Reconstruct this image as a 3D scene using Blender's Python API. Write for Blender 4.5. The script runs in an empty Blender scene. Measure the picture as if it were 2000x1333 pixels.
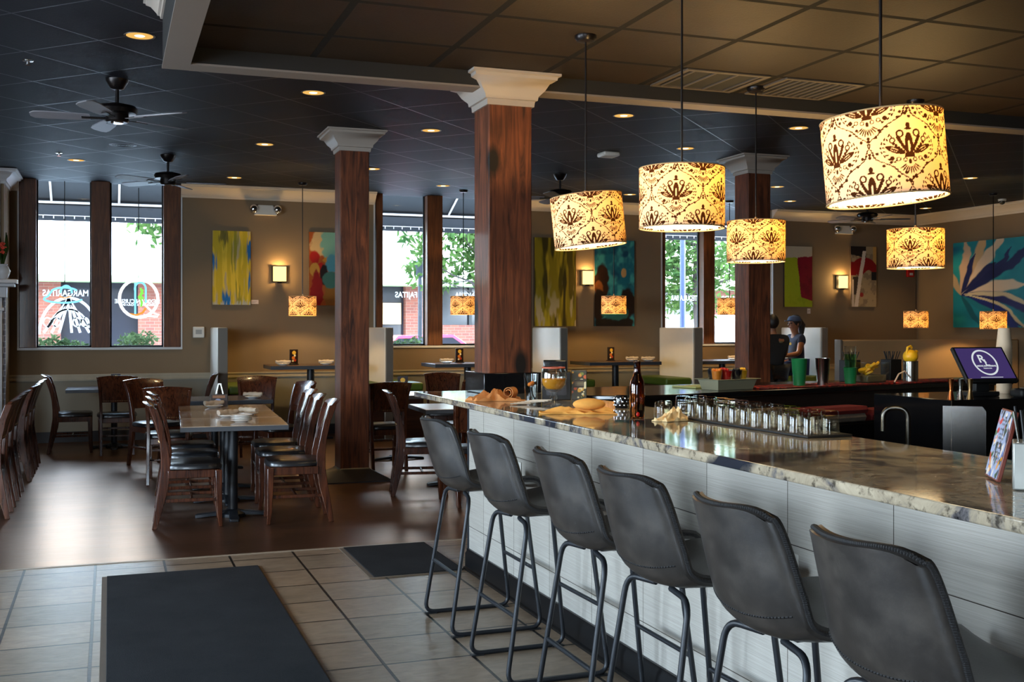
import bpy, bmesh, math, random
import numpy as np
from mathutils import Vector, Matrix
R = random.Random(7)
SC = bpy.context.scene
COL = SC.collection
PI = math.pi

# ------------------------------------------------------------------ materials
def lin(c):
    return tuple((x / 12.92 if x <= .04045 else ((x + .055) / 1.055) ** 2.4) for x in c)
def rgb(r, g, b):
    return lin((r / 255, g / 255, b / 255))

class NT:
    def __init__(s, name):
        s.m = bpy.data.materials.new(name); s.m.use_nodes = True
        s.t = s.m.node_tree; s.t.nodes.clear()
        s.out = s.n('ShaderNodeOutputMaterial')
    def n(s, typ, **kw):
        x = s.t.nodes.new(typ)
        for k, v in kw.items():
            if k.startswith('i_'):
                x.inputs[k[2:].replace('_', ' ')].default_value = v
            else:
                setattr(x, k, v)
        return x
    def l(s, a, b):
        s.t.links.new(a, b)
    def coord(s, scale=(1, 1, 1), loc=(0, 0, 0), rot=(0, 0, 0), kind='Object'):
        tc = s.n('ShaderNodeTexCoord'); mp = s.n('ShaderNodeMapping')
        mp.inputs['Scale'].default_value = scale; mp.inputs['Location'].default_value = loc
        mp.inputs['Rotation'].default_value = rot
        s.l(tc.outputs[kind], mp.inputs['Vector'])
        return mp.outputs['Vector']
    def noise(s, vec, scale=5, detail=4, rough=.55, dist=0):
        x = s.n('ShaderNodeTexNoise')
        x.inputs['Scale'].default_value = scale; x.inputs['Detail'].default_value = detail
        x.inputs['Roughness'].default_value = rough; x.inputs['Distortion'].default_value = dist
        s.l(vec, x.inputs['Vector']); return x.outputs['Fac']
    def ramp(s, fac, stops, interp='LINEAR'):
        x = s.n('ShaderNodeValToRGB'); cr = x.color_ramp; cr.interpolation = interp
        while len(cr.elements) < len(stops): cr.elements.new(.5)
        for e, (p, c) in zip(cr.elements, stops):
            e.position = p; e.color = (c if len(c) == 4 else (*c, 1))
        s.l(fac, x.inputs['Fac']); return x.outputs['Color']
    def mix(s, fac, a, b, mode='MIX'):
        x = s.n('ShaderNodeMix', data_type='RGBA', blend_type=mode)
        for v, i in ((fac, 0), (a, 6), (b, 7)):
            if hasattr(v, 'node'): s.l(v, x.inputs[i])
            else: x.inputs[i].default_value = v if i == 0 else (*v[:3], 1)
        return x.outputs[2]
    def bump(s, h, strength=.2, dist=.01):
        x = s.n('ShaderNodeBump'); x.inputs['Strength'].default_value = strength
        x.inputs['Distance'].default_value = dist; s.l(h, x.inputs['Height']); return x.outputs['Normal']
    def bsdf(s, col, rough=.5, metal=0, normal=None, spec=.5, coat=0, emis=None, estr=0, trans=0, alpha=None):
        p = s.n('ShaderNodeBsdfPrincipled')
        for v, k in ((col, 'Base Color'), (rough, 'Roughness'), (metal, 'Metallic'), (spec, 'Specular IOR Level'),
                     (coat, 'Coat Weight'), (trans, 'Transmission Weight')):
            if hasattr(v, 'node'): s.l(v, p.inputs[k])
            else: p.inputs[k].default_value = (*v[:3], 1) if k == 'Base Color' else v
        p.inputs['Coat Roughness'].default_value = .08
        if normal is not None: s.l(normal, p.inputs['Normal'])
        if emis is not None:
            if hasattr(emis, 'node'): s.l(emis, p.inputs['Emission Color'])
            else: p.inputs['Emission Color'].default_value = (*emis[:3], 1)
            p.inputs['Emission Strength'].default_value = estr
        s.l(p.outputs[0], s.out.inputs[0]); return p

_M = {}
def mat(name, col, rough=.5, metal=0, var=.12, scale=12, stretch=(1, 1, 1), bump=0, spec=.5, coat=0, emis=None, estr=0):
    if name in _M: return _M[name]
    t = NT(name); v = t.coord(stretch)
    f = t.noise(v, scale)
    c = t.mix(f, tuple(x * (1 - var) for x in col), tuple(min(1, x * (1 + var)) for x in col))
    nb = t.bump(t.noise(v, scale * 6, 3), bump) if bump else None
    t.bsdf(c, rough, metal, nb, spec, coat, emis, estr)
    _M[name] = t.m; return t.m

def wood(name, dark, light, axis=2, rough=.45, scale=1.0, coat=.2, knots=False):
    t = NT(name); st = [14 * scale] * 3; st[axis] = 1.1 * scale
    v = t.coord(tuple(st)); f = t.noise(v, 1.6, 6, .62, 1.2)
    f2 = t.noise(t.coord((2.3, 2.3, 2.3)), 1.3, 2)
    c = t.ramp(f, [(.3, dark), (.72, light)])
    c = t.mix(f2, c, tuple(x * .55 for x in dark), 'MULTIPLY') if False else t.mix(t.ramp(f2, [(.35, (0, 0, 0)), (.75, (.55, .55, .55))]), c, dark)
    if knots:
        vo = t.n('ShaderNodeTexVoronoi'); vo.inputs['Scale'].default_value = 1.0
        t.l(t.coord((2.2, 2.2, 1.1)), vo.inputs['Vector'])
        k = t.ramp(vo.outputs['Distance'], [(.07, (1, 1, 1)), (.14, (0, 0, 0))])
        c = t.mix(k, c, tuple(x * .2 for x in dark))
        w = t.ramp(t.noise(t.coord((9, 9, 1.3)), 2.2, 5), [(.70, (0, 0, 0)), (.76, (.5, .5, .5))])
        c = t.mix(w, c, rgb(190, 130, 95))
    t.bsdf(c, rough, 0, t.bump(f, .25, .004), .4, coat)
    _M[name] = t.m; return t.m

M = {}
M['wall'] = mat('wall_paint', rgb(124, 103, 77), .75, 0, .05, 3, bump=.04)
M['wall_low'] = mat('wainscot_paint', rgb(132, 126, 112), .7, 0, .05, 3, bump=.03)
M['crown'] = mat('crown_paint', rgb(205, 190, 170), .45, 0, .04, 4)
M['cap'] = mat('capital_paint', rgb(158, 148, 138), .45, 0, .04, 4)
M['sill'] = mat('sill_paint', rgb(200, 200, 200), .4, 0, .04, 4)
M['base'] = mat('dark_base_paint', rgb(34, 32, 34), .4, 0, .1, 6)
M['soffit'] = mat('soffit_paint', rgb(112, 104, 98), .6, 0, .06, 4)
M['soffit_dark'] = mat('soffit_dark_paint', rgb(9, 9, 9), .8, 0, .06, 4)
M['post'] = wood('window_post_wood', rgb(66, 36, 16), rgb(124, 72, 36), 2, .5, 1, .1)
M['timber'] = wood('rough_cedar', rgb(38, 17, 9), rgb(140, 76, 43), 2, .6, 1.0, .05, True)
M['chair'] = wood('chair_mahogany', rgb(38, 17, 10), rgb(98, 51, 29), 2, .25, 1.6, .5)
M['vinyl'] = mat('black_vinyl', rgb(26, 26, 28), .28, 0, .15, 20, bump=.05, coat=.2)
M['blackmetal'] = mat('black_metal', rgb(32, 34, 38), .42, .3, .12, 10)
M['steel'] = mat('steel', rgb(170, 168, 162), .22, 1, .06, 8)
M['steel_dark'] = mat('dark_steel', rgb(90, 86, 80), .3, 1, .1, 8)
M['brass'] = mat('brass_nail', rgb(150, 120, 80), .3, 1, .1, 8)
M['copper'] = mat('copper', rgb(190, 110, 60), .25, 1, .08, 8)
M['leather'] = None
M['stitch'] = mat('dark_stitch', rgb(22, 20, 20), .7, 0, .3, 60, bump=.3)
M['tabletop'] = wood('table_laminate', rgb(150, 130, 112), rgb(192, 172, 150), 1, .22, .6, .5)
M['tabletop_dark'] = wood('high_table_wood', rgb(48, 28, 20), rgb(88, 54, 38), 0, .3, .6, .3)
M['tableedge'] = mat('table_edge', rgb(64, 66, 70), .5, 0, .1, 20)
M['booth'] = mat('booth_vinyl', rgb(232, 226, 216), .4, 0, .05, 5, bump=.03, coat=.1)
M['booth_end'] = mat('booth_end_vinyl', rgb(112, 104, 94), .5, 0, .08, 5)
M['green'] = mat('green_cushion', rgb(88, 110, 34), .45, 0, .1, 6, bump=.05)
M['black'] = mat('black_gloss', rgb(16, 16, 18), .12, 0, .2, 6, spec=.6)
M['blackmatt'] = mat('black_matt', rgb(20, 20, 21), .55, 0, .15, 10)
M['white'] = mat('white_china', rgb(235, 232, 226), .18, 0, .03, 8)
M['plastic_white'] = mat('white_plastic', rgb(215, 210, 200), .4, 0, .03, 8)
M['napkin'] = mat('napkin_cloth', rgb(196, 178, 156), .9, 0, .1, 30, bump=.2)
M['napkin_brown'] = mat('napkin_brown_cloth', rgb(196, 128, 70), .9, 0, .12, 30, bump=.2)
M['napkin_gold'] = mat('napkin_gold_cloth', rgb(222, 158, 72), .9, 0, .1, 30, bump=.2)
M['paper'] = mat('crumpled_paper', rgb(230, 196, 140), .8, 0, .1, 20, bump=.15)
M['cup_paper'] = mat('paper_cup', rgb(222, 196, 164), .6, 0, .05, 10)
M['cup_grey'] = mat('grey_cup', rgb(140, 132, 120), .5, 0, .08, 10)
M['cup_green'] = mat('green_cup', rgb(24, 112, 62), .35, 0, .06, 10)
M['red_mat'] = None
M['fan'] = mat('fan_bronze', rgb(28, 24, 24), .3, .6, .1, 8)
M['blade'] = mat('fan_blade', rgb(120, 118, 124), .4, 0, .12, 5, (1, 6, 1))
M['chrome'] = mat('chrome', rgb(220, 220, 225), .06, 1, .02, 5)
M['skin'] = mat('skin_tone', rgb(150, 100, 72), .5, 0, .06, 10)
M['hair'] = mat('dark_hair', rgb(20, 16, 16), .5, 0, .2, 40, bump=.2)
M['navy'] = mat('navy_polo_cloth', rgb(40, 50, 74), .85, 0, .1, 20, bump=.1)
M['denim'] = mat('denim_cloth', rgb(48, 56, 96), .85, 0, .15, 30, bump=.15)
M['blackcloth'] = mat('black_cloth', rgb(24, 24, 26), .9, 0, .12, 20, bump=.1)
M['capblue'] = mat('cap_cloth', rgb(54, 72, 104), .8, 0, .1, 20)
M['yellow'] = mat('lemon_yellow', rgb(238, 180, 30), .4, 0, .1, 14, bump=.1)
M['orange'] = mat('orange_fruit', rgb(232, 130, 30), .45, 0, .12, 14, bump=.1)
M['red'] = mat('cherry_red', rgb(190, 28, 24), .25, 0, .15, 14)
M['olive'] = mat('olive_black', rgb(34, 30, 34), .25, 0, .2, 14)
def vinyl_letters():
    t = NT('white_vinyl_letters'); d = t.n('ShaderNodeBsdfDiffuse'); tr = t.n('ShaderNodeBsdfTranslucent'); mx = t.n('ShaderNodeMixShader')
    f = t.noise(t.coord(), 5, 2); c = t.mix(f, (.94, .95, .96), (.98, .98, .98)); t.l(c, d.inputs[0]); t.l(c, tr.inputs[0])
    mx.inputs[0].default_value = .88; t.l(d.outputs[0], mx.inputs[1]); t.l(tr.outputs[0], mx.inputs[2]); t.l(mx.outputs[0], t.out.inputs[0]); return t.m
M['lettering'] = vinyl_letters()
M['label'] = mat('cream_card', rgb(214, 196, 182), .7, 0, .05, 10)

def leather():
    t = NT('grey_leather'); v = t.coord()
    f = t.noise(v, 6, 6, .66); g = t.noise(v, 160, 3)
    c = t.ramp(f, [(.25, rgb(32, 30, 28)), (.5, rgb(50, 46, 43)), (.8, rgb(76, 70, 64))])
    rr = t.ramp(f, [(.3, (.30,) * 3), (.7, (.42,) * 3)])
    t.bsdf(c, rr, 0, t.bump(g, .12, .002), .5, .1); return t.m
M['leather'] = leather()

def granite():
    t = NT('granite'); v = t.coord()
    f1 = t.noise(v, 4.2, 6, .65, 1.6); f2 = t.noise(v, 34, 4, .6); f3 = t.noise(v, 1.7, 3, .5, .8)
    c = t.ramp(f1, [(.30, rgb(30, 32, 38)), (.40, rgb(104, 100, 100)), (.50, rgb(160, 146, 124)), (.72, rgb(200, 184, 158))])
    d = t.ramp(f2, [(.33, rgb(40, 38, 40)), (.47, rgb(255, 255, 255))])
    c = t.mix(.75, c, d, 'MULTIPLY')
    e = t.ramp(f3, [(.36, (1, 1, 1)), (.42, (0, 0, 0))])
    c = t.mix(e, c, rgb(44, 46, 54))
    t.bsdf(c, .07, 0, None, .55, 0); return t.m
M['granite'] = granite()

def tilefloor():
    t = NT('slate_tile'); v = t.coord((1, 1, 1), (.08, -.28, 0))
    b = t.n('ShaderNodeTexBrick', offset=0.0, squash=1.0)
    for k, x in (('Scale', 1), ('Mortar Size', .0078), ('Mortar Smooth', .1), ('Bias', 0), ('Brick Width', .41), ('Row Height', .41)):
        b.inputs[k].default_value = x
    b.inputs['Color1'].default_value = (*rgb(158, 134, 110), 1); b.inputs['Color2'].default_value = (*rgb(138, 120, 100), 1)
    b.inputs['Mortar'].default_value = (*rgb(16, 14, 13), 1)
    t.l(v, b.inputs['Vector'])
    w = t.coord((1, 2.2, 1)); f = t.noise(w, 9, 6, .6, .9); f2 = t.noise(t.coord(), 1.6, 3)
    c = t.mix(t.ramp(f, [(.35, (.5,) * 3), (.6, (1,) * 3)]), tuple([0] * 3), b.outputs['Color']) if False else t.mix(.55, b.outputs['Color'], t.ramp(f, [(.3, rgb(150, 140, 130)), (.65, rgb(255, 250, 244))]), 'MULTIPLY')
    c = t.mix(.4, c, t.ramp(f2, [(.3, rgb(170, 160, 150)), (.7, rgb(255, 255, 255))]), 'MULTIPLY')
    inv = t.ramp(b.outputs['Fac'], [(0, (1, 1, 1)), (1, (0, 0, 0))])
    h = t.mix(.35, inv, t.ramp(f, [(.2, (0,) * 3), (.8, (1,) * 3)]))
    t.bsdf(c, .36, 0, t.bump(h, .5, .006), .5); return t.m
M['tile'] = tilefloor()

def woodfloor():
    t = NT('dark_plank_floor'); v = t.coord()
    b = t.n('ShaderNodeTexBrick', offset=.37, squash=1.0)
    for k, x in (('Scale', 1), ('Mortar Size', .0015), ('Mortar Smooth', .2), ('Bias', 0), ('Brick Width', 1.2), ('Row Height', .15)):
        b.inputs[k].default_value = x
    b.inputs['Color1'].default_value = (*rgb(66, 44, 32), 1); b.inputs['Color2'].default_value = (*rgb(50, 33, 25), 1)
    b.inputs['Mortar'].default_value = (*rgb(30, 22, 18), 1)
    t.l(v, b.inputs['Vector'])
    f = t.noise(t.coord((1.2, 9, 1)), 4, 6, .62, .6)
    c = t.mix(.6, b.outputs['Color'], t.ramp(f, [(.3, rgb(130, 118, 110)), (.7, rgb(255, 250, 245))]), 'MULTIPLY')
    p = t.bsdf(c, t.ramp(f, [(.2, (.30,) * 3), (.8, (.42,) * 3)]), 0, t.bump(f, .08, .003), .4); p.inputs['Specular Tint'].default_value = (1, .82, .64, 1)
    gl = t.n('ShaderNodeBsdfGlossy'); gl.inputs['Roughness'].default_value = .29; t.l(t.mix(.5, t.mix(1, b.outputs['Color'], (6, 6, 6), 'MULTIPLY'), (1.0, .64, .40)), gl.inputs['Color'])
    mx = t.n('ShaderNodeMixShader'); mx.inputs[0].default_value = .38; t.l(p.outputs[0], mx.inputs[1]); t.l(gl.outputs[0], mx.inputs[2]); t.l(mx.outputs[0], t.out.inputs[0]); return t.m
M['plank'] = woodfloor()

def ceiltile(name, col, rot, loc, line, pw, ph, ms, lr):
    t = NT(name); v = t.coord((1, 1, 1), loc, (0, 0, rot))
    b = t.n('ShaderNodeTexBrick', offset=0.0, squash=1.0)
    for k, x in (('Scale', 1), ('Mortar Size', ms), ('Mortar Smooth', .05), ('Bias', 0), ('Brick Width', pw), ('Row Height', ph)):
        b.inputs[k].default_value = x
    b.inputs['Color1'].default_value = (*col, 1); b.inputs['Color2'].default_value = (*tuple(x * .92 for x in col), 1)
    b.inputs['Mortar'].default_value = (*line, 1)
    t.l(v, b.inputs['Vector'])
    f = t.noise(t.coord(), 90, 3); g = t.noise(t.coord(), 2.2, 3)
    c = t.mix(.5, b.outputs['Color'], t.ramp(g, [(.3, (.55,) * 3), (.7, (1,) * 3)]), 'MULTIPLY')
    inv = t.ramp(b.outputs['Fac'], [(0, (1, 1, 1)), (1, (0, 0, 0))])
    rr = t.ramp(b.outputs['Fac'], [(0, (.62,) * 3), (1, (lr,) * 3)])
    t.bsdf(c, rr, 0, t.bump(t.mix(.3, inv, f), .5, .008), .2); return t.m
# rotated 45 degrees over the dining room (lines at (x-y)/sqrt2 = -5.65 + .705 k), square to the bar inside the tray
M['ceil'] = ceiltile('black_ceiling_tile', rgb(18, 20, 28), PI / 4, (-5.65 + .705 * 9, .1, 0), rgb(30, 31, 38), .705, .705, .006, .35)
M['tray'] = ceiltile('black_tray_tile', rgb(36, 28, 20), 0, (-1.168 + .74 * 2, -5.495 + .70 * 8, 0), rgb(3, 3, 3), .74, .70, .022, .9)

def bartile():
    t = NT('white_linen_tile'); v = t.coord((1, 1, 1), (0, 0, 0), (0, 0, 0))
    sx = t.n('ShaderNodeSeparateXYZ'); t.l(v, sx.inputs[0])
    cb = t.n('ShaderNodeCombineXYZ')
    ad = t.n('ShaderNodeMath', operation='ADD'); ad.inputs[1].default_value = .04
    t.l(sx.outputs[1], ad.inputs[0]); t.l(ad.outputs[0], cb.inputs[0])
    az = t.n('ShaderNodeMath', operation='ADD'); az.inputs[1].default_value = .257
    t.l(sx.outputs[2], az.inputs[0]); t.l(az.outputs[0], cb.inputs[1])
    b = t.n('ShaderNodeTexBrick', offset=0.0, squash=1.0)
    for k, x in (('Scale', 1), ('Mortar Size', .0016), ('Mortar Smooth', 0), ('Bias', 0), ('Brick Width', .5225), ('Row Height', .5225)):
        b.inputs[k].default_value = x
    b.inputs['Color1'].default_value = (*rgb(190, 184, 174), 1); b.inputs['Color2'].default_value = (*rgb(182, 176, 166), 1)
    b.inputs['Mortar'].default_value = (*rgb(70, 64, 58), 1)
    t.l(cb.outputs[0], b.inputs['Vector'])
    f = t.noise(t.coord((1, 1.6, 210)), 2.2, 3, .6)
    g = t.noise(t.coord((1, 1.2, 26)), 1.5, 3)
    c = t.mix(.35, b.outputs['Color'], t.ramp(f, [(.3, rgb(150, 146, 140)), (.65, (1, 1, 1))]), 'MULTIPLY')
    t.bsdf(c, .22, 0, t.bump(f, .3, .002), .5); return t.m
M['bartile'] = bartile()

def redmat():
    t = NT('red_patterned_mat'); v = t.coord((1, 1, 1))
    w = t.n('ShaderNodeTexVoronoi'); w.inputs['Scale'].default_value = 26; t.l(v, w.inputs['Vector'])
    c = t.ramp(w.outputs['Distance'], [(.25, rgb(196, 50, 34)), (.5, rgb(90, 22, 20))])
    t.bsdf(c, .6); return t.m
M['red_mat'] = redmat()

def carpet():
    t = NT('charcoal_mat_pile'); v = t.coord(); f = t.noise(v, 300, 2, .8); g = t.noise(v, 3.5, 4)
    c = t.mix(f, rgb(8, 9, 11), rgb(60, 59, 60))
    c = t.mix(.5, c, t.ramp(g, [(.3, (.25,) * 3), (.7, (1,) * 3)]), 'MULTIPLY')
    t.bsdf(c, .95, 0, t.bump(f, .8, .008), .2); return t.m
M['carpet'] = carpet()
M['mat_edge'] = mat('mat_rubber_edge', rgb(96, 82, 68), .8, 0, .1, 30)

def brick(name, c1, c2, mo, w=.2, h=.07, up=True):
    t = NT(name); v = t.coord()
    sx = t.n('ShaderNodeSeparateXYZ'); t.l(v, sx.inputs[0]); cb = t.n('ShaderNodeCombineXYZ')
    t.l(sx.outputs[0], cb.inputs[0]); t.l(sx.outputs[2], cb.inputs[1])
    b = t.n('ShaderNodeTexBrick')
    for k, x in (('Scale', 1), ('Mortar Size', .006), ('Brick Width', w), ('Row Height', h)): b.inputs[k].default_value = x
    for k, x in (('Color1', c1), ('Color2', c2), ('Mortar', mo)): b.inputs[k].default_value = (*x, 1)
    t.l(cb.outputs[0], b.inputs['Vector']); t.bsdf(b.outputs['Color'], .8); return t.m
M['brick_grey'] = brick('grey_washed_brick', rgb(112, 112, 120), rgb(92, 90, 96), rgb(150, 150, 155))
M['brick_red'] = brick('red_street_brick', rgb(120, 62, 44), rgb(98, 50, 38), rgb(110, 90, 78), .25, .09)

def attr_mat(name, rough=.5, bump=.15, shade=False):
    t = NT(name); a = t.n('ShaderNodeAttribute', attribute_name='paint'); v = t.coord()
    f = t.noise(v, 60, 3)
    if not shade:
        t.bsdf(a.outputs['Color'], rough, 0, t.bump(f, bump, .003), .3); return t.m
    c = t.mix(t.ramp(f, [(.3, (.0,) * 3), (.7, (.12,) * 3)]), a.outputs['Color'], (1, 1, 1), 'MULTIPLY')
    d = t.n('ShaderNodeBsdfDiffuse'); tr = t.n('ShaderNodeBsdfTranslucent'); mx = t.n('ShaderNodeMixShader')
    t.l(c, d.inputs[0]); t.l(t.mix(1, c, (1, .70, .24), 'MULTIPLY'), tr.inputs[0])
    mx.inputs[0].default_value = .095
    t.l(d.outputs[0], mx.inputs[1]); t.l(tr.outputs[0], mx.inputs[2]); t.l(mx.outputs[0], t.out.inputs[0])
    return t.m
M['canvas'] = attr_mat('painted_canvas')
M['shade'] = attr_mat('damask_shade', shade=True)
M['printed'] = attr_mat('printed_card', .35, .02)

def emit(name, col, s):
    t = NT(name); e = t.n('ShaderNodeEmission'); v = t.coord(); f = t.noise(v, 6, 2)
    c = t.mix(f, tuple(x * .94 for x in col), col); t.l(c, e.inputs[0]); e.inputs[1].default_value = s
    t.l(e.outputs[0], t.out.inputs[0]); return t.m
M['diffuser'] = emit('lamp_diffuser', (1, .78, .44), 5.2)
M['can_glow'] = emit('downlight_reflector', (1, .56, .14), .42)
M['can_lamp'] = emit('downlight_lamp', (1, .85, .5), 2)
M['sconce'] = emit('sconce_glass', (1, .66, .22), 1.1)
M['neon_white'] = emit('neon_white', (.92, .97, 1), 1.0)
M['neon_blue'] = emit('neon_blue', (.22, .62, 1), .75)
M['neon_green'] = emit('neon_green', (.25, .9, .1), .55)
M['neon_orange'] = emit('neon_orange', (1, .35, .06), .55)
M['screen'] = emit('screen_purple', rgb(66, 52, 104), .42)
M['screen_white'] = emit('screen_white', (.8, .86, .9), .38)

def glass(name, tint=(1, 1, 1), refl=.06, ior=1.45):
    """thin clear pane: see-through with mirror-like reflection at grazing angles"""
    t = NT(name); a = t.n('ShaderNodeBsdfTransparent'); g = t.n('ShaderNodeBsdfGlossy'); f = t.n('ShaderNodeLayerWeight')
    a.inputs[0].default_value = (*tint, 1); g.inputs['Roughness'].default_value = .02
    pw = t.n('ShaderNodeMath', operation='POWER'); pw.inputs[1].default_value = 4; t.l(f.outputs['Facing'], pw.inputs[0])
    ml = t.n('ShaderNodeMath', operation='MULTIPLY_ADD'); ml.inputs[1].default_value = .8; ml.inputs[2].default_value = (ior - 1) ** 2 / (ior + 1) ** 2 * .9; t.l(pw.outputs[0], ml.inputs[0])
    m = t.n('ShaderNodeMixShader'); t.l(ml.outputs[0], m.inputs[0]); t.l(a.outputs[0], m.inputs[1]); t.l(g.outputs[0], m.inputs[2])
    t.l(m.outputs[0], t.out.inputs[0]); return t.m
M['pane'] = glass('window_glass')
M['clear'] = glass('clear_glass', (.93, .95, .95), ior=1.6)
def smoked():
    t = NT('smoked_acrylic'); a = t.n('ShaderNodeBsdfTransparent'); d = t.n('ShaderNodeBsdfGlossy'); m = t.n('ShaderNodeMixShader')
    f = t.noise(t.coord(), 4, 2); t.l(t.mix(f, (.5, .42, .34), (.62, .54, .46)), a.inputs[0]); d.inputs['Roughness'].default_value = .25
    m.inputs[0].default_value = .09; t.l(a.outputs[0], m.inputs[1]); t.l(d.outputs[0], m.inputs[2]); t.l(m.outputs[0], t.out.inputs[0]); return t.m
M['clear_smoke'] = smoked()
M['clear_green'] = glass('green_tinted_cup', (.62, .86, .66), ior=1.5)
def realglass(name, col, rough=0.02, ior=1.5):
    t = NT(name); t.bsdf(col, rough, 0, None, .5, trans=1.0).inputs['IOR'].default_value = ior; return t.m
M['goblet'] = glass('goblet_glass', (.93, .94, .92), ior=2.0)
M['rocks'] = glass('rocks_glass_clear', (.95, .93, .88), ior=1.42)
M['box_steel'] = mat('brushed_box_steel', rgb(150, 150, 144), .42, .6, .12, 20)
M['tumbler'] = realglass('tumbler_glass', (.97, .98, .97), 0, 1.42)
M['amber'] = realglass('amber_bottle', (.24, .07, .012))
M['drink'] = mat('margarita_drink', rgb(226, 150, 40), .3, 0, .15, 12, emis=rgb(220, 140, 40), estr=.0)
def leafmat(name, c1, c2, sc):
    t = NT(name); d = t.n('ShaderNodeBsdfDiffuse'); tr = t.n('ShaderNodeBsdfTranslucent'); mx = t.n('ShaderNodeMixShader')
    f = t.noise(t.coord(), sc, 3); c = t.mix(t.ramp(f, [(.35, (0,) * 3), (.65, (1,) * 3)]), c1, c2); t.l(c, d.inputs[0]); t.l(c, tr.inputs[0])
    mx.inputs[0].default_value = .5; t.l(d.outputs[0], mx.inputs[1]); t.l(tr.outputs[0], mx.inputs[2]); t.l(mx.outputs[0], t.out.inputs[0]); return t.m
M['leaf'] = leafmat('leaf_green', rgb(40, 62, 32), rgb(88, 108, 56), 2.5)
M['leaf2'] = leafmat('leaf_bush', rgb(44, 62, 40), rgb(92, 106, 70), 5)
M['bark'] = mat('bark', rgb(60, 50, 44), .9, 0, .3, 20, bump=.4)
M['asphalt'] = mat('asphalt', rgb(120, 118, 116), .9, 0, .1, 10)
M['sidewalk'] = mat('sidewalk_concrete', rgb(180, 176, 170), .9, 0, .08, 6)
M['pale'] = mat('pale_stucco', rgb(238, 232, 222), .8, 0, .03, 2)
M['shopdark'] = mat('shop_glass_dark', rgb(34, 34, 40), .15, 0, .3, 2)
M['awning'] = mat('black_awning', rgb(24, 26, 32), .7, 0, .15, 6)
M['awning_bar'] = mat('awning_bar_paint', rgb(190, 180, 176), .5, 0, .1, 6)
M['postblue'] = mat('street_post_paint', rgb(26, 36, 66), .5, 0, .1, 6)
M['carred'] = mat('car_red', rgb(200, 60, 80), .2, 0, .05, 3, coat=.6)
M['tyre'] = mat('tyre', rgb(20, 20, 20), .8, 0, .1, 10)
M['petal'] = mat('coral_petal', rgb(226, 84, 60), .6, 0, .15, 10)
M['vase'] = mat('vase_white', rgb(205, 204, 206), .35, 0, .05, 10)
M['stone'] = mat('mantel_paint', rgb(196, 194, 196), .5, 0, .05, 8)
M['towel'] = mat('bar_towel', rgb(120, 106, 92), .95, 0, .15, 30, bump=.3)
M['towel_red'] = mat('bar_towel_red', rgb(110, 22, 20), .95, 0, .15, 30, bump=.3)

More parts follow.
